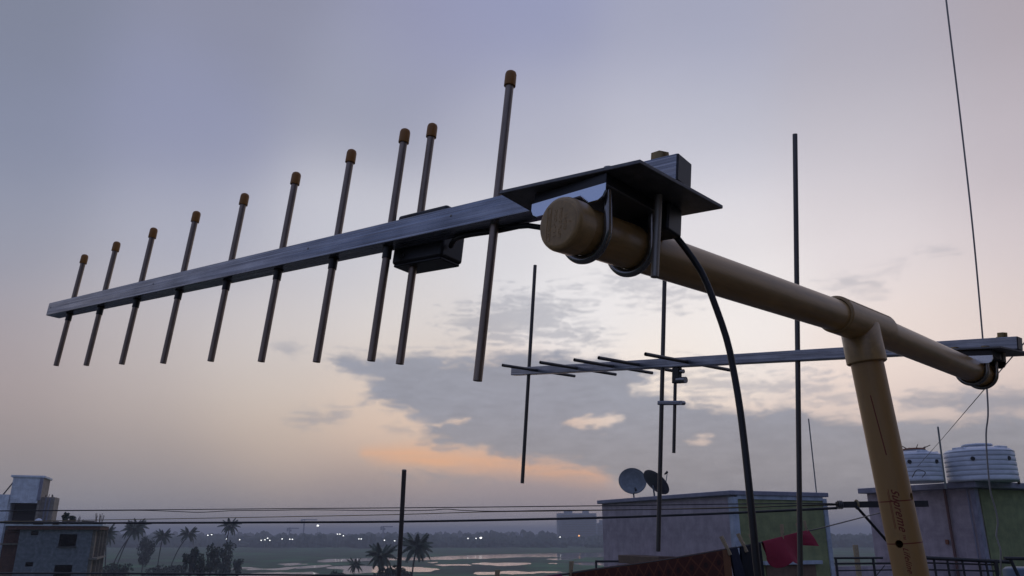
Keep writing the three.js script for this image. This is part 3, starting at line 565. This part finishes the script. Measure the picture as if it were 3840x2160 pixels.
{
  const dep = (x) => 6.4 + (LD - 6.4) * Math.min(1, (x + 200) / 3340);
  const run = (pts, r, m, label, seg = 140) => solo('washing_wire', wire(pts.map(([x, y]) => at(x, y, dep(x))), r, seg, 8), m, label, 'wire', 'wires strung across the terrace');
  run([[-260, 1917], [0, 1915], [543, 1912], [1000, 1908], [1656, 1903], [2300, 1896], [2754, 1890], [3091, 1888], [3146, 1890]], 0.0030, M.wireDark, 'topmost thin dark wire strung across below the antenna');
  run([[-260, 1919], [0, 1917], [400, 1914.5], [543, 1914], [660, 1918], [749, 1921], [873, 1915], [1000, 1914], [1156, 1912], [1505, 1915], [1620, 1913], [1676, 1909], [1722, 1913], [1833, 1917], [2060, 1914], [2300, 1912], [2754, 1905], [3060, 1893], [3150, 1892]], 0.0026, M.wireDark, 'kinked thin wire just under the topmost one', 240);
  run([[-260, 1958], [0, 1956], [233, 1952], [481, 1948], [1000, 1939], [1505, 1929], [1807, 1920], [2100, 1916], [2500, 1909], [2900, 1899], [3150, 1894]], 0.0026, M.wireYellow, 'thin yellowish wire slanting up between the dark ones');
  run([[-260, 1957], [0, 1959], [388, 1961], [1000, 1959], [1505, 1956], [2009, 1947], [2300, 1940], [2754, 1923], [3140, 1905]], 0.0072, M.wireDark, 'thick black wire, lowest of those reaching the line post');
  run([[-260, 2146], [0, 2149], [505, 2151], [1000, 2155], [1500, 2162], [2000, 2175]], 0.0066, M.wireDark, 'thick black wire along the bottom of the view at left');
  const pf = at(1494, 2180, 5.2), pt = at(1516, 1762, 5.2), d = pt.clone().sub(pf), k = pf.y / d.y;
  const foot = pf.clone().addScaledVector(d, -k);
  solo('metal_post', rod(foot, pt, 0.0155, 20), M.pole, 'dark upright post in front of the wires and the palms', 'post');
  solo('hanging_wire', wire([at(3500, -420, 1.72), at(3548, 0, 1.72), at(3600, 430, 1.74), at(3648, 860, 1.76), at(3684, 1255, 1.8), at(3702, 1475, 1.82), at(3705, 1560, 1.83), at(3698, 1620, 1.84), at(3702, 1720, 1.85), at(3716, 1850, 1.87), at(3732, 1905, 1.88), at(3742, 1960, 1.89), at(3736, 2010, 1.9), at(3752, 2060, 1.9), at(3753, 2100, 1.91), at(3780, 2400, 2.0), V(1.32, 0.02, -1.7), V(1.6, 0.003, -1.5)], 0.0019, 220, 8), M.wireWhite, 'thin pale wire hanging down the right side, past the antenna and tanks', 'wire');
}
// washing on a rope
const ropePts = [[1600, 2222, 2.3], [1850, 2188, 2.35], [2100, 2156, 2.5], [2250, 2133, 2.6], [2399, 2113, 2.75], [2536, 2092, 2.9], [2720, 2060, 3.1], [2821, 2042, 3.2], [2920, 2018, 3.3], [2988, 2000, 3.38], [3055, 1986, 3.46], [3106, 1973, 3.55], [3250, 1936, 3.9], [3338, 1914, LD]].map((p) => at(...p));
const ropeCurve = new THREE.CatmullRomCurve3(ropePts, false, 'centripetal');
solo('rope', wire(ropePts, 0.0028, 160, 8), M.wireDark, 'rope holding the washing, sloping up to the line post', 'rope');
function ropeAt(px) { let lo = 0, hi = 1; const cam = (v) => { const y = v.y - EYE, c = Math.cos(PITCH), s = Math.sin(PITCH); return 1920 + 2900 * v.x / (-v.z * c + y * s); }; for (let i = 0; i < 40; i++) { const m = (lo + hi) / 2; if (cam(ropeCurve.getPoint(m)) < px) lo = m; else hi = m; } return lo; }
function drape(name, label, category, x0, x1, drop, m, lean = 0, tail = null) {       // cloth folded over the rope, both halves hanging
  const u0 = ropeAt(x0), u1 = ropeAt(x1), nx = 48, ny = 22, pos = [], uv = [], idx = [];
  const a0 = ropeCurve.getPoint(u0), len = ropeCurve.getPoint(u1).distanceTo(a0);
  for (let j = 0; j <= ny; j++) for (let i = 0; i <= nx; i++) {
    const f = i / nx, p = ropeCurve.getPoint(u0 + (u1 - u0) * f), s = (j / ny) * 2 - 1;
    const D = (tail ? tail(f) : drop) * (s < 0 ? 1 : 0.8), h = Math.max(0, Math.abs(s) - 0.08) / 0.92;
    const fold = 0.018 * h * Math.sin(f * len * 26 + 1.3 * s) + 0.012 * h * fbm(f * 5, h * 2, 3.3, 3);
    const off = (s < 0 ? 1 : -1) * (0.0045 + 0.012 * h) * Math.min(1, Math.abs(s) * 8) + fold;
    const tan = ropeCurve.getTangent(u0 + (u1 - u0) * f), nrm = V(-tan.z, 0, tan.x).normalize();
    if (nrm.z < 0) nrm.negate();
    pos.push(p.x + nrm.x * off + lean * h * 0.1, p.y + 0.0038 - D * h, p.z + nrm.z * off);
    uv.push(f * len, s * D);
  }
  for (let j = 0; j < ny; j++) for (let i = 0; i < nx; i++) { const a = j * (nx + 1) + i, b = a + 1, c = a + nx + 1, d = c + 1; idx.push(a, c, b, b, c, d); }
  const g = new THREE.BufferGeometry(); g.setAttribute('position', new THREE.Float32BufferAttribute(pos, 3)); g.setAttribute('uv', new THREE.Float32BufferAttribute(uv, 2)); g.setIndex(idx); g.computeVertexNormals();
  m.side = THREE.DoubleSide;
  return solo(name, g, m, label, category);
}
{
  const weave = tex(256, 256, (u, v) => {
    const a = Math.abs(((u + v) * 2) % 1 - 0.5), b = Math.abs(((u - v + 2) * 2) % 1 - 0.5), l = Math.min(a, b), r = Math.hypot(((u * 2) % 1) - 0.5, ((v * 2) % 1) - 0.5), n = 1 + 0.25 * tiled(u, v, 14, 14, 2.1, 2);
    const c = l < 0.055 ? [112, 66, 44] : r < 0.16 ? [54, 26, 22] : [80, 38, 28]; return c.map((x) => clamp8(x * n));
  });
  drape('blanket', 'rust-brown blanket with a lattice pattern hung over the rope', 'blanket', 2135, 2712, 0.62, mat([0.75, 0.7, 0.65], 0.95, { map: rep(weave, 8, 8) }));
  drape('blanket', 'narrow plain brown cloth beside the lattice blanket', 'cloth', 2706, 2732, 0.55, mat([0.16, 0.07, 0.03], 0.95));
  drape('trousers', 'dark navy trousers pegged beside the brown cloth', 'trousers', 2734, 2762, 0.5, mat([0.012, 0.014, 0.028], 0.95), 0.5, (f) => 0.35 + 0.15 * (1 - f));
  drape('trousers', 'black trousers behind the drooping black cable', 'trousers', 2775, 2850, 0.5, mat([0.008, 0.009, 0.013], 0.95));
  drape('magenta_cloth', 'magenta cloth edge just showing at the bottom', 'cloth', 1830, 2105, 0.4, mat([0.16, 0.02, 0.09], 0.95));
  // small red garment: its lower edge is cut into two lobes
  drape('red_garment', 'small dark red garment pegged to the rope', 'garment', 2858, 3030, 0.12, mat([0.24, 0.018, 0.04], 0.95), 0.15, (f) => f < 0.31 ? 0.078 + 0.036 * Math.sin(Math.pow(f / 0.31, 0.7) * Math.PI * 0.8) : f < 0.64 ? 0.098 + 0.018 * Math.sin((f - 0.31) / 0.33 * Math.PI) : f < 0.72 ? 0.098 - (f - 0.64) / 0.08 * 0.045 : 0.053 + 0.05 * (f - 0.72));
}
{
  const peg = (px, tip, k, lab, len = 0.078) => {
    const p = ropeCurve.getPoint(ropeAt(px));
    const t = thing('clothes_peg', lab, 'clothes peg', p, 0, 'wooden pegs on the rope'); t.rotation.z = tip; t.rotation.y = -0.5;
    for (const s of [1, -1]) { const a = put('arm', boxUV(new THREE.BoxGeometry(0.011, len, 0.0055).translate(0, len * 0.18, 0).rotateX(s * 0.09).translate(0, 0, s * 0.0058), 6), M.wood, t); }
    put('spring', new THREE.CylinderGeometry(0.0035, 0.0035, 0.014, 10).rotateZ(Math.PI / 2).translate(0, 0.012, 0), M.steel, t);
    t.scale.setScalar(k);
  };
  peg(2728, 0.42, 1.0, 'pale wooden peg at the seam of brown cloth and trousers');
  peg(2790, 0.40, 1.0, 'pale wooden peg on the black trousers, next to the pale wall corner');
  peg(2826, 0.30, 0.8, 'wooden peg on the black trousers beside the drooping cable');
  peg(2935, -0.02, 1.0, 'wooden peg in the middle of the red garment');
  peg(3006, 0.45, 0.8, 'tilted peg at the right end of the red garment');
  peg(3026, 0.15, 0.85, 'last peg before the reflector rod, past the red garment');
  peg(1862, -0.1, 0.72, 'wooden peg standing up on the magenta cloth');
  peg(2140, -0.12, 0.72, 'wooden peg at the start of the lattice blanket');
}

// ---------------------------------------------------------------- houses on the left
{
  const th = 22 * Math.PI / 180;
  const u = thing('unfinished_house', 'unfinished grey block house with open window holes and a cluttered roof', 'building', V(-38.26, GROUND, -74), th);
  const Y = (v) => v + EYE - GROUND;                       // height above the eye -> height above ground
  const wall = outline([[-5.75, 0], [0, 0], [0, Y(0.33)], [-5.75, Y(0.33)]]);
  const wins = [];
  for (let k = 0; k < 5; k++) {
    const d = -2.62 * k;
    for (const [x0, x1, y0, y1] of [[-2.6, -1.2, -1.13, -0.07], [-4.9, -4.3, -0.17, 0.21]]) if (Y(y0 + d) > 0.3) { wins.push([x0, x1, Y(y0 + d), Y(y1 + d)]); wall.holes.push(outline([[x0, Y(y0 + d)], [x1, Y(y0 + d)], [x1, Y(y1 + d)], [x0, Y(y1 + d)]])); }
  }
  put('wall', boxUV(extrude(wall, 0.2).translate(0, 0, -0.2)), M.block, u);
  put('rear_wall', box(5.7, Y(0.3), 0.2, -2.9, Y(0.3) / 2, -8.8), M.block, u);
  put('side_wall', box(0.2, Y(0.3), 8.3, -0.35, Y(0.3) / 2, -4.5), M.render, u);
  put('side_wall', box(0.2, Y(0.3), 8.3, -5.62, Y(0.3) / 2, -4.5), M.block, u);
  for (let k = 0; k < 6; k++) put('floor_slab', box(5.2, 0.15, 8.3, -2.98, Y(0.2) - 2.62 * k - 0.1, -4.5), M.concrete, u);
  put('window_ledge', box(1.6, 0.08, 0.25, -1.9, Y(-1.17), 0.04), M.concrete, u);
  put('roof_beam', box(7.3, 0.30, 9.2, -3.05, Y(0.47), -4.3), M.redBeam, u);
  put('roof_slab', box(7.7, 0.16, 9.6, -3.1, Y(0.72), -4.4), M.whiteWall, u);
  put('edge_plank', box(7.8, 0.12, 0.3, -3.1, Y(0.87), 0.3), M.rebar, u);
  for (const [x, z, w] of [[0.12, -0.35, 0.28], [0.28, -3.1, 0.3], [0.34, -5.6, 0.3], [0.4, -8.4, 0.34]]) put('column', box(w, Y(0.32), 0.34, x, Y(0.32) / 2, z), M.render, u);
  for (let k = 0; k < 4; k++) put('balcony_edge', box(0.75, 0.16, 8.6, 0.3, Y(-2.2) - 2.62 * k, -4.3), M.render, u);
  // the darker bay on the left side
  put('stair_bay', box(1.3, Y(0.30), 6, -6.4, Y(0.30) / 2, -4.0), M.redBeam, u);
  for (let k = 0; k < 4; k++) put('bay_ledge', box(1.6, 0.12, 0.5, -6.5, Y(-0.9) - 2.62 * k, -0.85), M.render, u);
  for (let i = 0; i < 16; i++) put('formwork_board', box(rnd(0.35, 0.8), rnd(0.1, 0.3), 0.08, -6.7 + i * 0.46, Y(0.93 + rnd(-0.06, 0.1)), 0.42 + rnd(-0.04, 0.04)), i % 3 ? M.rebar : M.render, u);
  for (const [x, n] of [[0.05, 4], [0.35, 3], [0.6, 3]]) for (let i = 0; i < n; i++) put('rebar', rod(V(x + rnd(-0.08, 0.08), Y(0.75), -0.4 - i * 0.25), V(x + rnd(-0.1, 0.1), Y(1.55 + rnd(0, 0.25)), -0.4 - i * 0.25), 0.022, 6), M.rebar, u);
  for (let i = 0; i < 7; i++) { const x = -1.9 + rnd(0, 0.75); put('rebar', rod(V(x, Y(0.8), -1), V(x + rnd(0, 0.2), Y(1.2 + rnd(0, 0.35)), -1), 0.025, 6), M.rebar, u); }
  const roofY = GROUND + Y(0.80), ux = V(Math.cos(th), 0, -Math.sin(th)), on = (x) => V(-38.26, roofY, -74).addScaledVector(ux, x).add(V(-0.5, 0, -1.3));
  const bush = (x, r, h, lab) => { const t = thing('roof_plant', lab, 'plant', on(x)); put('foliage', leafCrown(160, [r, h / 2, r], 0.14).translate(0, h / 2 + 0.15, 0), M.leaf, t); put('pot', lathe([[0, 0], [r * 0.6, 0], [r * 0.75, 0.35], [r * 0.6, 0.35]], 12), M.rebar, t); };
  bush(-2.6, 0.3, 0.95, 'taller dark plant on the unfinished house roof'); bush(-2.0, 0.28, 0.6, 'low dark plant on the unfinished house roof');
  const sk = on(-4.7); solo('cement_sack', new THREE.SphereGeometry(0.34, 16, 10).scale(1, 0.9, 0.7).translate(sk.x, sk.y + 0.2, sk.z), M.whiteWall, 'pale bulging sack on the unfinished house roof', 'sack');

  const v = thing('white_house', 'white plastered house with a tall roof tower, behind the unfinished house', 'building', V(-38.26, GROUND, -74).add(V(-14 * Math.sin(th), 0, -14 * Math.cos(th))), th);
  put('tower_wall', box(2.5, 2.65, 0.2, -8.2, Y(4.35), 0), M.whiteWall, v);
  put('tower_side', box(0.2, Y(5.6), 4.5, -6.85, Y(5.6) / 2, -2.35), M.beigeWall, v);
  put('tower_side', box(0.2, Y(5.6), 4.5, -9.45, Y(5.6) / 2, -2.35), M.whiteWall, v);
  put('tower_back', box(2.4, Y(5.6), 0.2, -8.15, Y(5.6) / 2, -4.5), M.beigeWall, v);
  put('tower_roof', rbox(3.15, 0.22, 5.1, 0.03, -8.15, Y(5.72), -2.3), M.whiteWall, v);
  put('tower_fin', box(0.3, 2.3, 0.3, -6.88, Y(4.45), 0.05), M.fascia, v);
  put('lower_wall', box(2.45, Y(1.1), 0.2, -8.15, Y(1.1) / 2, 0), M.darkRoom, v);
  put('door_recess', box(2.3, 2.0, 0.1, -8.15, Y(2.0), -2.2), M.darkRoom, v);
  put('wing', box(4.2, Y(3.85), 5, -11.65, Y(3.85) / 2, -2.3), M.whiteWall, v);
  put('stair_block', box(1.3, Y(3.68), 3.4, -6.1, Y(3.68) / 2, -2.2), M.beigeWall, v);
  put('stair_rib', box(0.12, Y(3.6), 0.12, -5.9, Y(3.6) / 2, -0.44), M.fascia, v);
  put('stair_rib', box(0.12, Y(3.6), 0.12, -6.25, Y(3.6) / 2, -0.44), M.fascia, v);
  put('ladder', bar(V(-10.2, Y(3.85), -0.2), V(-9.55, Y(5.1), -0.4), 0.07, 0.3), M.iron, v);
  for (let i = 0; i < 7; i++) { const x = -6.6 + rnd(0, 1.0); put('rebar', rod(V(x, Y(3.66), -0.7), V(x + rnd(-0.1, 0.1), Y(3.8 + rnd(0, 0.2)), -0.7), 0.03, 6), M.rebar, v); }
}

// ---------------------------------------------------------------- trees and palms
function leafCrown(n, [rx, ry, rz], size, clumps = 9) {
  const pos = [], nor = [], uv = [], q = new THREE.Quaternion(), e = new THREE.Euler(), cs = [];
  for (let i = 0; i < clumps; i++) { const a = rnd(0, 6.283), h = rnd(-0.8, 0.85), r = Math.sqrt(1 - 0.6 * h * h) * rnd(0.25, 0.8); cs.push([Math.cos(a) * r, h * 0.78, Math.sin(a) * r, rnd(0.22, 0.42)]); }
  const c = [V(-1, -0.35, 0), V(1, -0.2, 0), V(0.2, 1, 0), V(-0.5, 0.8, 0)];
  for (let i = 0; i < n; i++) {
    const k = cs[i % clumps], a = rnd(0, 6.283), h = rnd(-1, 1), rr = k[3] * Math.cbrt(rnd(0.25, 1)), s = Math.sqrt(1 - h * h);
    const x = (k[0] + Math.cos(a) * s * rr) * rx, y = (k[1] + h * rr) * ry, z = (k[2] + Math.sin(a) * s * rr) * rz, sz = size * rnd(0.6, 1.3);
    q.setFromEuler(e.set(rnd(0, 6.28), rnd(0, 6.28), rnd(0, 6.28)));
    const v = c.map((p) => p.clone().multiplyScalar(sz).applyQuaternion(q).add(V(x, y, z))), nn = V(0, 0, 1).applyQuaternion(q);
    for (const t of [0, 1, 2, 0, 2, 3]) { pos.push(v[t].x, v[t].y, v[t].z); nor.push(nn.x, nn.y, nn.z); uv.push(0, 0); }
  }
  const g = new THREE.BufferGeometry(); g.setAttribute('position', new THREE.Float32BufferAttribute(pos, 3)); g.setAttribute('normal', new THREE.Float32BufferAttribute(nor, 3)); g.setAttribute('uv', new THREE.Float32BufferAttribute(uv, 2));
  return g;
}
function frondGeo(L, droop, rise) {                        // runs out along +x, arching
  const pos = [], n = 26, P = (t) => V(L * t * (1 - 0.12 * droop * t), L * (rise * t - droop * t * t * 0.62), 0);
  const quad = (a, b, c, d) => { for (const v of [a, b, c, a, c, d]) pos.push(v.x, v.y, v.z); };
  for (let i = 0; i < 10; i++) { const a = P(i / 10), b = P((i + 1) / 10), w = 0.06 * (1 - i / 11); quad(a.clone().add(V(0, 0, w)), b.clone().add(V(0, 0, w * 0.8)), b.clone().add(V(0, 0, -w * 0.8)), a.clone().add(V(0, 0, -w))); quad(a.clone().add(V(0, w, 0)), b.clone().add(V(0, w * 0.8, 0)), b.clone().add(V(0, -w * 0.8, 0)), a.clone().add(V(0, -w, 0))); }
  for (let i = 0; i < n; i++) for (const s of [1, -1]) {
    const t = 0.16 + 0.84 * (i + 0.5) / n, a = P(t), tan = P(Math.min(1, t + 0.02)).sub(P(t - 0.02)).normalize();
    const len = L * 0.27 * Math.sin(Math.PI * Math.min(0.97, 0.2 + 0.72 * t)) * rnd(0.85, 1.15), w = 0.10;
    const dir = tan.clone().multiplyScalar(0.62).add(V(0, -0.42 - rnd(0, 0.4), s * 0.8)).normalize();
    const mid = a.clone().addScaledVector(dir, len * 0.5).add(V(0, -0.02, 0)), tip = a.clone().addScaledVector(dir, len).add(V(0, -0.12 * len, 0));
    quad(a.clone().addScaledVector(tan, w * 0.5), mid.clone().addScaledVector(tan, w), mid.clone().addScaledVector(tan, -w), a.clone().addScaledVector(tan, -w * 0.5));
    for (const v of [mid.clone().addScaledVector(tan, w), tip, mid.clone().addScaledVector(tan, -w)]) pos.push(v.x, v.y, v.z);
  }
  const g = new THREE.BufferGeometry(); g.setAttribute('position', new THREE.Float32BufferAttribute(pos, 3)); g.computeVertexNormals();
  g.setAttribute('uv', new THREE.Float32BufferAttribute(new Float32Array(pos.length / 3 * 2), 2));
  return g;
}
const FR = [frondGeo(3.8, 0.35, 0.12), frondGeo(3.8, 0.75, 0.28), frondGeo(3.5, 1.15, 0.35)];
function palm(crown, lean, scale, label, n = 22, group = 'coconut palms') {
  const foot = V(crown.x + lean, GROUND, crown.z + rnd(-2, 2));
  const t = thing('coconut_palm', label, 'palm', foot, 0, group), c = crown.clone().sub(foot);
  const pts = [V(0, 0, 0), V(c.x * 0.15, c.y * 0.3, c.z * 0.2), V(c.x * 0.5, c.y * 0.68, c.z * 0.6), c.clone()];
  const cur = new THREE.CatmullRomCurve3(pts), g = new THREE.TubeGeometry(cur, 24, 0.15 * scale, 10), p = g.attributes.position;
  put('trunk', g, M.bark, t);
  for (let i = 0; i < n; i++) {
    const f = i / (n - 1), up = 1.35 - 2.15 * f + rnd(-0.12, 0.12), k = f < 0.25 ? 0 : f < 0.68 ? 1 : 2;
    const m = put('frond', FR[k], M.frond, t);
    m.position.copy(c); m.rotation.set(0, i * 2.4 + rnd(-0.3, 0.3), up * 0.78, 'YXZ'); m.scale.setScalar(scale * rnd(0.9, 1.1) * (f < 0.2 ? 0.85 : 1));
  }
  for (let i = 0; i < 5; i++) put('coconut', new THREE.SphereGeometry(0.15 * scale, 8, 6).translate(c.x + Math.cos(i * 1.3) * 0.3, c.y - 0.25, c.z + Math.sin(i * 1.3) * 0.3), M.bark, t);
  return t;
}
palm(at(396, 2005, 190), 1.5, 0.95, 'coconut palm half hidden by the unfinished house');
palm(at(500, 1985, 215), -3.2, 1.03, 'first of two close palms with crossed crowns, beside the unfinished house');
palm(at(517, 1975, 228), -6.5, 1.0, 'second of two close palms with crossed crowns, its trunk leaning');
palm(at(611, 2012, 235), -1.2, 0.92, 'lone palm with a straight trunk, third crown from the house');
palm(at(708, 2003, 235), -5.8, 0.95, 'palm with a trunk leaning to the left, among four in a row');
palm(at(862, 1972, 240), -1.0, 1.0, 'tallest palm of the left row, above the dark broadleaf trees');
palm(at(1562, 2052, 160), -1.2, 1.15, 'large palm just right of the dark upright post', 26);
palm(at(1428, 2085, 150), -0.3, 1.0, 'bushy palm just left of the dark upright post', 24);
palm(at(1333, 2120, 165), -1.0, 0.62, 'small young palm left of the bushy one', 18);
function tree(x, yTop, yBot, w, D, label, n = 1500, m = M.leaf) {
  const a = at(x, yTop, D), b = at(x, yBot, D), H = a.y - b.y, c = at(x + w, yTop, D).x - a.x;
  const t = thing('broadleaf_tree', label, 'tree', V(a.x, GROUND, a.z), 0, 'broadleaf trees by the fields'), y = (a.y + b.y) / 2 - GROUND;
  put('trunk', rod(V(0, 0, 0), V(rnd(-0.3, 0.3), y, 0), 0.22, 8, 0.1), M.bark, t);
  for (let i = 0; i < 4; i++) put('limb', rod(V(0, y * 0.6, 0), V(rnd(-0.5, 0.5) * c, y + rnd(0, 0.3) * H, rnd(-0.5, 0.5) * c), 0.1, 6, 0.04), M.bark, t);
  put('crown', leafCrown(n, [c / 2, H / 2, c / 2], 0.3, 22).translate(0, y, 0), m, t);
}
tree(550, 2012, 2125, 66, 250, 'pale hazy tree standing between the palms', 1800);
tree(722, 2052, 2140, 60, 150, 'dark rounded tree, left one of the dark cluster', 700);
tree(752, 2072, 2175, 58, 150, 'lower dark tree squeezed between two taller ones', 600);
tree(800, 2036, 2150, 66, 165, 'dark tree with a ragged top in the dark cluster', 800);
tree(852, 2018, 2175, 74, 190, 'tall dark tree under the tallest palm', 1200);
tree(897, 2088, 2160, 48, 190, 'low shrubby tree at the right of the dark cluster', 350);
tree(1480, 2115, 2230, 150, 140, 'low dark bush tree behind the dark upright post', 2200);
tree(1262, 2145, 2220, 110, 150, 'low bush at the bottom left of the small palm', 900);
tree(640, 2118, 2200, 190, 200, 'wide low thicket under the palms', 2200);
tree(440, 2108, 2200, 110, 170, 'thicket at the corner of the unfinished house', 1400);

// far belt of trees across the fields: nobody could count it
{
  const g = new THREE.IcosahedronGeometry(1, 2), p = g.attributes.position;
  for (let i = 0; i < p.count; i++) { const v = V(p.getX(i), p.getY(i), p.getZ(i)), k = 1 + 0.9 * fbm(v.x * 1.6, v.y * 1.6, v.z * 1.6 + 5, 3); p.setXYZ(i, v.x * k, v.y * k, v.z * k); }
  g.computeVertexNormals();
  const N = 2600, im = new THREE.InstancedMesh(g, M.leafFar, N), o = new THREE.Object3D();
  for (let i = 0; i < N; i++) {
    const z = -Math.pow(rnd(0, 1), 1.5) * 800 - 870, x = rnd(-1, 1) * (-z) * 0.85 + (-z) * 0.02, tall = 0.55 + 0.55 * (0.5 + fbm(x * 0.006, z * 0.004, 2.2, 4)), h = rnd(5, 10) * tall * (1 + (-z - 870) / 2600);
    o.position.set(x, GROUND + h * 0.62, z); o.scale.set(rnd(4, 9), h, rnd(4, 8)); o.rotation.y = rnd(0, 6.28); o.updateMatrix(); im.setMatrixAt(i, o.matrix);
  }
  im.name = 'treeline'; im.castShadow = im.receiveShadow = true; im.userData = { kind: 'stuff', label: 'hazy belt of trees across the far side of the fields', category: 'trees' };
  scene.add(im);
}
{ // distant blocks in the haze
  const far = (name, x0, x1, yTop, D, label, floors) => {
    const a = at(x0, yTop, D), b = at(x1, yTop, D), H = a.y - GROUND, w = b.x - a.x;
    const t = thing(name, label, 'building', V((a.x + b.x) / 2, GROUND, a.z), 0.1);
    put('wall', box(w, H, w * 0.35, 0, H / 2, 0), M.farWall, t);
    put('roof_block', box(w * 0.2, 4, w * 0.2, -w * 0.22, H + 2, 0), M.farWall, t); put('roof_block', box(w * 0.14, 3, w * 0.2, w * 0.25, H + 1.5, 0), M.farWall, t);
    for (let i = 1; i < floors; i++) put('balcony_band', box(w * 0.96, 0.9, 1.2, 0, H * i / floors, w * 0.175 + 0.5), M.beigeWall, t);
  };
  far('apartment_block', 2090, 2232, 1925, 1000, 'large apartment block faint in the haze, left of the dishes', 14);
  far('apartment_block', 2236, 2300, 1962, 1030, 'lower block in the haze next to the large apartment block', 8);
  far('warehouse', 1925, 1968, 2008, 1000, 'long low pale shed before the far trees', 2);
  const crane = (x, yTop, D, arm, label) => {
    const a = at(x, yTop, D), H = a.y - GROUND, t = thing('tower_crane', label, 'crane', V(a.x, GROUND, a.z), 0.3);
    put('tower', box(1.5, H, 1.5, 0, H / 2, 0), M.fascia, t); put('jib', box(arm, 1.2, 1.2, arm * 0.3, H - 1, 0), M.fascia, t); put('counterweight', box(2.5, 4, 2, -arm * 0.17, H - 3, 0), M.fascia, t); put('cab', box(2, 2.5, 2, 1.5, H - 4, 0), M.fascia, t);
  };
  crane(1142, 1946, 1000, 20, 'faint tower crane far off between the wires'); crane(1438, 1972, 1000, 15, 'faint tower crane left of the dark upright post'); crane(1087, 1978, 1050, 15, 'faint smaller crane furthest to the left');
}
{ // lamps across the fields
  const lamps = [[780, 2007], [794, 2005], [850, 2021], [899, 2024], [980, 2026], [994, 2024], [1004, 2018], [1012, 2026], [1058, 2021], [1087, 2022], [1097, 2022], [1266, 2003], [1275, 2003], [1288, 2009], [1346, 2021], [1355, 2021], [1480, 2028], [1442, 2026], [1785, 2019], [1755, 2019], [2100, 2014]];
  const lamp = (x, y, r, m, label, D = 780) => {
    const p = at(x, y, D), t = thing('street_lamp', label, 'street lamp', V(p.x, GROUND, p.z), 0, 'lamps across the fields'), h = p.y - GROUND;
    put('pole', rod(V(0, 0, 0), V(0, h, 0), 0.1, 6), M.galv, t); put('lamp_head', new THREE.SphereGeometry(r, 12, 8).scale(1.3, 0.8, 1).translate(0, h, 0.3), m, t);
    const l = new THREE.PointLight(m.emissive, 90, 0, 2); l.position.set(0, h, 0.3); l.castShadow = true; l.name = 'lamp_glow'; t.add(l);
  };
  const nth = ['first', 'second', 'third', 'fourth', 'fifth', 'sixth', 'seventh', 'eighth', 'ninth', 'tenth', 'eleventh', 'twelfth', 'thirteenth', 'fourteenth', 'fifteenth', 'sixteenth', 'seventeenth', 'eighteenth', 'nineteenth', 'twentieth', 'last'];
  lamps.sort((a, b) => a[0] - b[0]).forEach(([x, y], i) => lamp(x, y, 0.52, M.lampWhite, nth[i] + ' small white lamp from the left along the far trees'));
  lamp(1192, 1971, 0.95, M.lampWhite, 'bright white lamp on the tallest pole, above the far trees');
  lamp(1803, 2017, 1.0, M.lampWhite, 'wide bright lamp in the middle of the far trees');
  lamp(2171, 2009, 0.7, M.lampOrange, 'single orange lamp below the hazy apartment block');
}

renderer.render(scene, camera);
